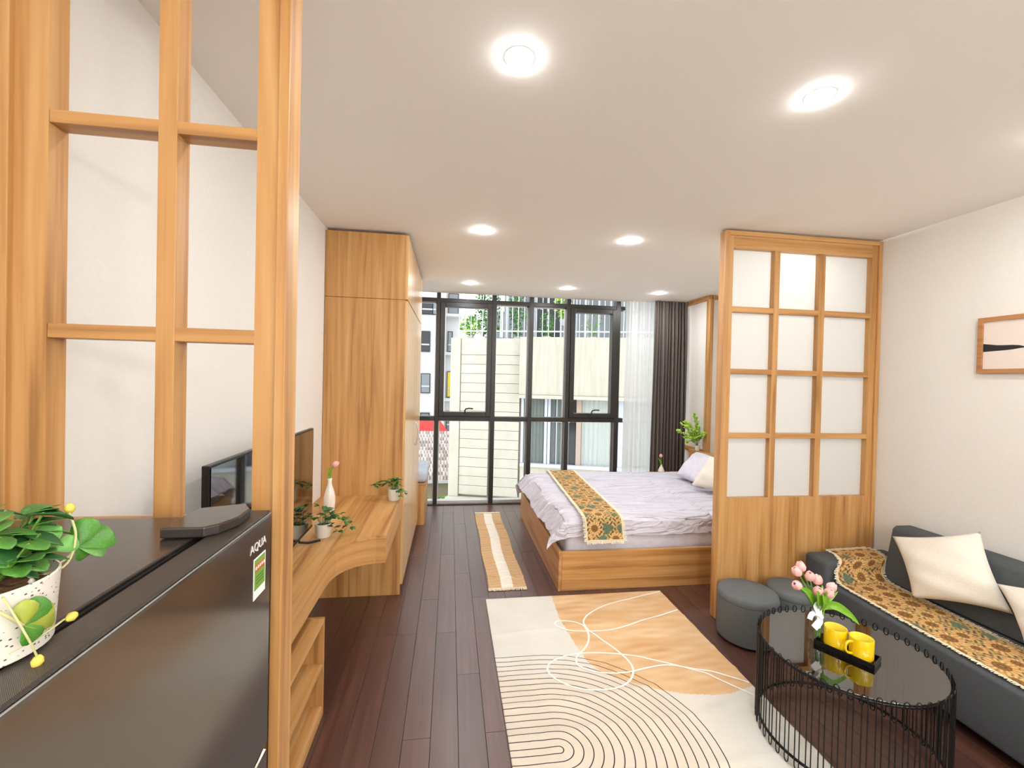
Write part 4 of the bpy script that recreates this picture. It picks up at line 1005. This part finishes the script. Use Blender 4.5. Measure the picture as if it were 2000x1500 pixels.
# ================================================================== PICTURE
pc_ = thing('picture', (3.03, 1.75, 1.70), 'landscape wood-framed abstract print with black brushstroke on the right wall', 'picture')
px0, px1 = 3.008, 3.0285; ya, yb, za_, zb2 = 1.30, 2.115, 1.695, 2.012; t_ = .024
for d, ax in (((px0, px1, ya, yb, za_, za_+t_), 'y'), ((px0, px1, ya, yb, zb2-t_, zb2), 'y'), ((px0, px1, ya, ya+t_, za_+t_, zb2-t_), 'z'), ((px0, px1, yb-t_, yb, za_+t_, zb2-t_), 'z')):
    box('frame', d, M_walnut, pc_, .001)
box('print', (3.018, 3.022, ya+t_, yb-t_, za_+t_, zb2-t_), M_paper, pc_)
top = [(2.091, 1.863), (2.06, 1.858), (2.03, 1.852), (2.0, 1.850), (1.96, 1.849), (1.93, 1.845), (1.90, 1.835)]
bot = [(2.091, 1.817), (2.05, 1.819), (2.0, 1.821), (1.96, 1.824), (1.93, 1.829), (1.90, 1.833)]
pts = top+bot[::-1]; n = len(pts)
MB().add([(3.0176, y, z) for y, z in pts]+[(3.0184, y, z) for y, z in pts], [list(range(n)), list(range(n, 2*n))[::-1]]+[(i, (i+1) % n, n+(i+1) % n, n+i) for i in range(n)]).build('brushstroke', M_ink, pc_)

# ================================================================== OUTSIDE
TH = math.radians(-16.2)
def outb(name, label, cat='building', loc=(0, 11, -2.4)): return thing(name, loc, label, cat, rz=TH)
def lb(name, s0, s1, t0, t1, z0, z1, m_, parent, bev=0):    # local coordinates of the facade; z measured from camera-room floor
    dzz = 2.4; return MB().box(s0, s1, t0, t1, z0+dzz, z1+dzz).build(name, m_, parent, bev, local=True)
ground = box('ground', (-40, 40, 6.2, 70, -2.6, -2.4), M_ground); ground['kind'] = 'structure'; ground['label'] = 'pale paved ground outside'
cb = outb('concrete_building', 'cream concrete building with ribbed panels and curtained windows outside the window')
lb('core', .03, 8, .12, 4, -2.4, 2.55, M_concrete, cb)
lb('pilaster', 0, .25, -.03, .2, -1.36, 2.6, M_concrete, cb, .01)
zz = 2.179
lb('concrete_panel', .262, 1.75, .0, .12, 2.187, 2.6, M_concrete, cb, .006)
while zz > -1.25:
    lb('concrete_panel', .262, 1.75, .0, .12, zz-.225, zz, M_concrete, cb, .006); zz -= .2325
lb('ledge', -.02, 1.8, -.35, .12, -1.50, -1.36, M_concrete, cb, .01)
lb('base_wall', .0, 1.8, -.05, .12, -2.4, -1.50, M_concrete, cb)
lb('overhang', 1.76, 8, -.22, .14, 1.236, 2.62, M_conc_streak, cb, .01)
lb('soffit', 1.76, 8, -.26, .14, 1.15, 1.234, M_concrete, cb, .005)
lb('sill', 1.80, 8, -.08, .14, -.52, -.44, M_frame_white, cb, .005)
lb('base_wall', 1.80, 8, -.02, .14, -2.4, -.52, M_conc_streak, cb)
wz0, wz1 = -.44, 1.15
for i, (a, b, gm) in enumerate(((1.86, 2.36, 'g'), (2.53, 2.98, 'g'), (3.27, 4.12, 'p'), (4.25, 5.1, 'p'), (5.2, 6.1, 'g'))):
    f = lb('window', a-.02, b+.02, .08, .119, wz0, wz1, M_darker_glass if i == 1 else M_grey_curtain, cb)
    def slats(s0, s1, mtl, n, z0, z1, nm='curtain'):
        dzz = 2.4
        MB().grid(lambda u, v: (s0+(s1-s0)*u, .06+.012*math.sin(u*n*6.28)+.008*math.sin(u*n*14+1), z0+(z1-z0)*v+dzz), n*8, 1).build(nm, mtl, f, local=True, smooth=True)
    slats(a, b, M_pale_curtain if gm == 'p' else M_grey_curtain, 7 if gm == 'p' else 5, wz0, wz1-(0 if gm == 'p' else .0))
    pn = lb('pane', a, b, .03, .036, wz0, wz1, M_glass, f)
    zt1 = .62
    if gm == 'g': lb('transom', a, b, .015, .05, zt1-.04, zt1+.04, M_frame_white, f)
    if gm == 'g': lb('muntin', a+.13, a+.15, .02, .045, wz0, wz1, M_frame_white, f)
for (a, b) in ((1.80, 1.86), (2.37, 2.44), (2.455, 2.52), (4.13, 4.24), (5.11, 5.19)): lb('mullion', a, b, .0, .1, wz0, wz1, M_frame_white, cb, .004)
lb('jamb', 3.14, 3.26, -.0, .1, wz0, wz1, M_pink_jamb, cb, .004); lb('jamb', 2.99, 3.13, .05, .1, wz0, wz1, M_darker_glass, cb)
# railing on its roof
rl = outb('railing', 'white metal bar railing along the roof edge of the concrete building', 'railing')
for z in (2.76, 4.35): lb('rail', .15, 7.5, -.012, .012, z, z+.03, M_rail, rl)
bar_me = mesh_of(MB().box(-.0075, .0075, -.006, .006, 0, 1.9), 'bar', M_rail)
for k in range(50):
    o = inst(bar_me, 'bar', (0, 0, 0)); o.parent = rl; o.location = (.2+k*.148, 0, 2.62+2.4)
for s in (1.28, 2.0, 3.3, 4.4, 5.6): lb('post', s-.02, s+.02, -.02, .02, 2.62, 4.6, M_rail, rl)
# shrubs and pots on the roof
def shrub(s0, t0, z0, w_, h_, n, kinds, label, seed, sz=.10, cat='shrub', potw=.2, group=None):
    rd = random.Random(seed); t = outb('roof_shrub', label, cat)
    base = Vector((s0, t0, z0+2.4))
    MB().lathe([(potw*.38, 0), (potw*.5, potw*.8), (potw*.46, potw*.8), (.001, potw*.7)], base, 12).build('pot', M_ac, t, local=True, smooth='auto')
    mb = MB(); stm = MB()
    for k in range(7):
        q = base+Vector((rd.uniform(-.4, .4)*w_, rd.uniform(-.3, .3)*w_*.5, h_*rd.uniform(.5, .95))); stm.tube([base+Vector((0, 0, potw*.7)), (base+q)/2+Vector((rd.uniform(-.05, .05), 0, .1)), q], .008, 5)
    stm.build('stems', M_stem, t, local=True)
    fo = {k: MB() for k in kinds}
    for k in range(n):
        a = rd.uniform(0, 6.28); u = rd.uniform(-1, 1); e = rd.random()**.4
        hz_ = rd.random(); c = base+Vector((math.cos(a)*w_/2*e*(.5+.5*math.sin(3.1*hz_)), math.sin(a)*w_*.3*e, potw+h_*hz_)); d = Vector((rd.uniform(-1, 1), rd.uniform(-1, 1), rd.uniform(-.6, .8))).normalized(); s_ = d.orthogonal().normalized()*sz*.3; l = sz*rd.uniform(.7, 1.2)
        fo[rd.choice(kinds)].add([c, c+d*l*.5+s_, c+d*l, c+d*l*.5-s_, c+d*l*.5+Vector((0, 0, .01))], [(0, 1, 4), (1, 2, 4), (2, 3, 4), (3, 0, 4)])
    for k in kinds:
        f = fo[k].build('foliage', {'g': M_leaf, 'd': M_leaf_dark, 'b': M_leaf_bright}[k], t, local=True); f['kind'] = 'stuff'
shrub(.80, .75, 2.55, .8, 1.45, 620, ['g', 'd'], 'broad leafy green shrub behind the left end of the roof railing', 1)
shrub(.35, .55, 2.55, .55, .45, 260, ['g', 'b'], 'low bushy plant at the left corner of the concrete roof', 2)
shrub(1.55, .8, 2.55, .45, 1.5, 300, ['g', 'd'], 'tall thin climbing shrub in the middle of the roof railing', 3)
shrub(2.75, .7, 3.0, .38, 1.0, 260, ['b'], 'bright yellow-green hanging plant behind the railing', 4, .12)
shrub(2.35, .5, 2.55, .45, .55, 140, ['g', 'd'], 'small potted roof plant with pale flowers near the railing middle', 5, .08)
shrub(3.5, .6, 2.55, .5, .7, 60, ['g'], 'sparse twiggy roof plant near the right sash', 6, .07)
# house behind the roof terrace
rh = outb('terrace_house', 'pale grey house with tall windows behind the roof railing')
lb('wall', .9, 9, 2.6, 6, -2.4, 7.5, M_apt2, rh)
for (a, b, z0, z1, m_) in ((1.05, 1.65, 2.7, 4.35, M_dark_glass), (1.88, 2.6, 2.6, 4.45, M_darker_glass), (2.86, 3.32, 2.7, 4.4, M_dark_glass), (3.46, 4.05, 2.7, 4.4, M_dark_glass), (5.9, 6.8, 2.7, 4.4, M_dark_glass)):
    f = lb('window_frame', a-.06, b+.06, 2.55, 2.6, z0-.06, z1+.06, M_frame_white, rh); lb('pane', a, b, 2.53, 2.56, z0, z1, m_, f); lb('muntin', (a+b)/2-.03, (a+b)/2+.03, 2.51, 2.54, z0, z1, M_frame_white, f)
lb('canopy', 1.0, 9, 1.2, 2.6, 4.75, 4.85, M_apt, rh)
ac = lb('vent_box', 2.6, 4.0, 2.3, 2.55, 4.5, 4.7, M_ac, rh)
for k in range(5): lb('vent', 2.7+k*.26, 2.88+k*.26, 2.28, 2.30, 4.56, 4.64, M_dark_glass, ac)
lb('wall', -.4, .9, 4.5, 6, -2.4, 4.2, M_apt, rh)
gr_ = lb('window_frame', .0, .8, 4.44, 4.5, 2.9, 4.0, M_frame_white, rh); lb('pane', .06, .74, 4.42, 4.45, 2.96, 3.94, M_dark_glass, gr_)
lb('parapet', .9, 9, 3.5, 6, 7.5, 8, M_apt, rh)

# white apartment block on the left
ap = thing('apartment_block', (-3, 22, -2.4), 'tall white apartment block with dark windows at the left of the view', 'building')
box('wall', (-9, -.30, 22, 30, -2.4, 13), M_apt, ap)
box('wall', (-.30, .5, 23.2, 30, -2.4, 13), M_apt, ap)
def awin(x0_, x1_, z0_, z1_, y=22, gm=None, balcony=False):
    f = box('window_frame', (x0_-.04, x1_+.04, y-.06, y, z0_-.04, z1_+.04), M_black, ap)
    box('pane', (x0_, x1_, y-.075, y-.055, z0_, z1_), gm or M_dark_glass, f)
    box('transom', (x0_, x1_, y-.10, y-.07, z0_+(z1_-z0_)*.30, z0_+(z1_-z0_)*.30+.07), M_frame_white, f)
    if balcony: box('balcony', (x0_-.15, x1_+.2, y-.5, y, z0_-.22, z0_-.08), M_apt, ap, .01)
for (a, b, z0_, z1_) in ((-1.46, -1.08, 2.9, 3.85), (-1.42, -1.04, .85, 1.75), (-1.42, -1.04, -1.3, -.2), (-1.46, -.95, 4.75, 5.35), (-.92, -.60, 4.75, 5.35), (-2.6, -2.1, 2.9, 3.85), (-2.6, -2.1, .85, 1.75), (-2.6, -2.1, 4.75, 5.4)):
    awin(a, b, z0_, z1_, gm=random.choice([M_dark_glass, M_darker_glass]))
M_yel = mat('yellow_curtain', 'D9C24A', .8)
for (a, b, z0_, z1_, gm) in ((-.16, .02, 3.0, 4.0, M_dark_glass), (-.16, .02, .6, 1.9, M_yel), (-.16, .02, -1.2, -.2, M_dark_glass), (-.16, .3, 5.0, 6.0, M_dark_glass)): awin(a, b, z0_, z1_, 23.2, gm, True)
# red awning and tiled house
aw = thing('red_awning', (-1.0, 15.5, -.3), 'red canvas awning above the tiled roof', 'awning')
MB().add([(-3.0, 15, -.33), (.02, 15, -.33), (-.45, 16.5, .12), (-3.0, 16.5, .34), (-3.0, 15, -.38), (.02, 15, -.38), (-.45, 16.5, .07), (-3.0, 16.5, .29)], [(0, 1, 2, 3), (7, 6, 5, 4), (0, 4, 5, 1), (1, 5, 6, 2), (2, 6, 7, 3), (3, 7, 4, 0)]).build('canvas', M_red, aw)
for x in (-2.9, -.6): box('post', (x-.03, x+.03, 15.05, 15.1, -2.4, -.38), M_rail, aw)
hs_ = thing('tiled_house', (-1.5, 14, -2.4), 'low beige house with a grey-brown tiled roof', 'building')
box('wall', (-3.5, .15, 13.2, 15.5, -2.4, -1.47), M_beige, hs_)
fas = box('fascia', (-3.6, .25, 12.95, 13.05, -1.52, -1.44), M_ac, hs_)
tile_me = mesh_of(MB().add([(-.045, 0, 0), (-.02, 0, .03), (.02, 0, .03), (.045, 0, 0), (-.045, .15, .035), (-.02, .15, .06), (.02, .15, .06), (.045, .15, .035), (-.045, 0, -.015), (.045, 0, -.015), (-.045, .15, -.01), (.045, .15, -.01)],
    [(0, 1, 5, 4), (1, 2, 6, 5), (2, 3, 7, 6), (8, 9, 3, 2, 1, 0), (10, 4, 5, 6, 7, 11), (8, 0, 4, 10), (3, 9, 11, 7), (9, 8, 10, 11)]), 'tile', M_tile)
sl = math.atan2(1.19, 1.9); ln_ = math.hypot(1.19, 1.9); nrow = 14
rd = random.Random(3)
tms = []
for cc in ('B9AEA8', 'C4BAB4', '9F938D'):
    me2 = tile_me.copy(); me2.materials.clear(); me2.materials.append(mat('roof_tile_'+cc, cc, .85)); tms.append(me2)
for r in range(nrow):
    for c in range(20):
        d = r*ln_/nrow; x = .2-c*.098-(.04 if r % 2 else 0)
        inst(rd.choice(tms), 'tile', (x, 13.0+d*math.cos(sl), -1.46+d*math.sin(sl)), (sl, 0, rd.uniform(-.02, .02)), (1, 1.2, 1), parent=hs_)
MB().add([(-3.6, 13, -1.48), (.25, 13, -1.48), (.25, 14.9, -.29), (-3.6, 14.9, -.29), (-3.6, 13, -1.55), (.25, 13, -1.55), (.25, 14.9, -.36), (-3.6, 14.9, -.36)], [(0, 1, 2, 3), (7, 6, 5, 4), (0, 4, 5, 1), (1, 5, 6, 2), (2, 6, 7, 3), (3, 7, 4, 0)]).build('roof_deck', M_tile, hs_)
def bush(x, y, z, w_, h_, n, label, seed):
    rd = random.Random(seed); t = thing('bush', (x, y, z), label, 'bush'); mb = MB(); mb2 = MB()
    for k in range(n):
        v = Vector((rd.gauss(0, 1), rd.gauss(0, 1), rd.gauss(0, 1))).normalized()*rd.random()**.35; c = Vector((x+v.x*w_/2, y+v.y*w_/2, z+h_/2+v.z*h_/2)); d = Vector((rd.uniform(-1, 1), rd.uniform(-1, 1), rd.uniform(-.3, 1))).normalized(); l = .09; s_ = d.orthogonal().normalized()*.03
        (mb if k % 2 else mb2).add([c, c+d*l*.5+s_, c+d*l, c+d*l*.5-s_], [(0, 1, 2), (0, 2, 3)])
    mb.build('foliage', M_leaf_bright, t)['kind'] = 'stuff'; mb2.build('foliage', M_leaf, t)['kind'] = 'stuff'
    MB().tube([(x, y, z), (x, y, z+h_*.7)], .02, 6).build('trunk', M_stem, t)
bush(-.12, 12.0, -2.4, .55, .75, 500, 'bright green bush below the tiled house eave', 1)
bush(-.80, 12.2, -2.4, .5, 1.15, 420, 'yellow-green bush at the far left behind the window bench', 2)
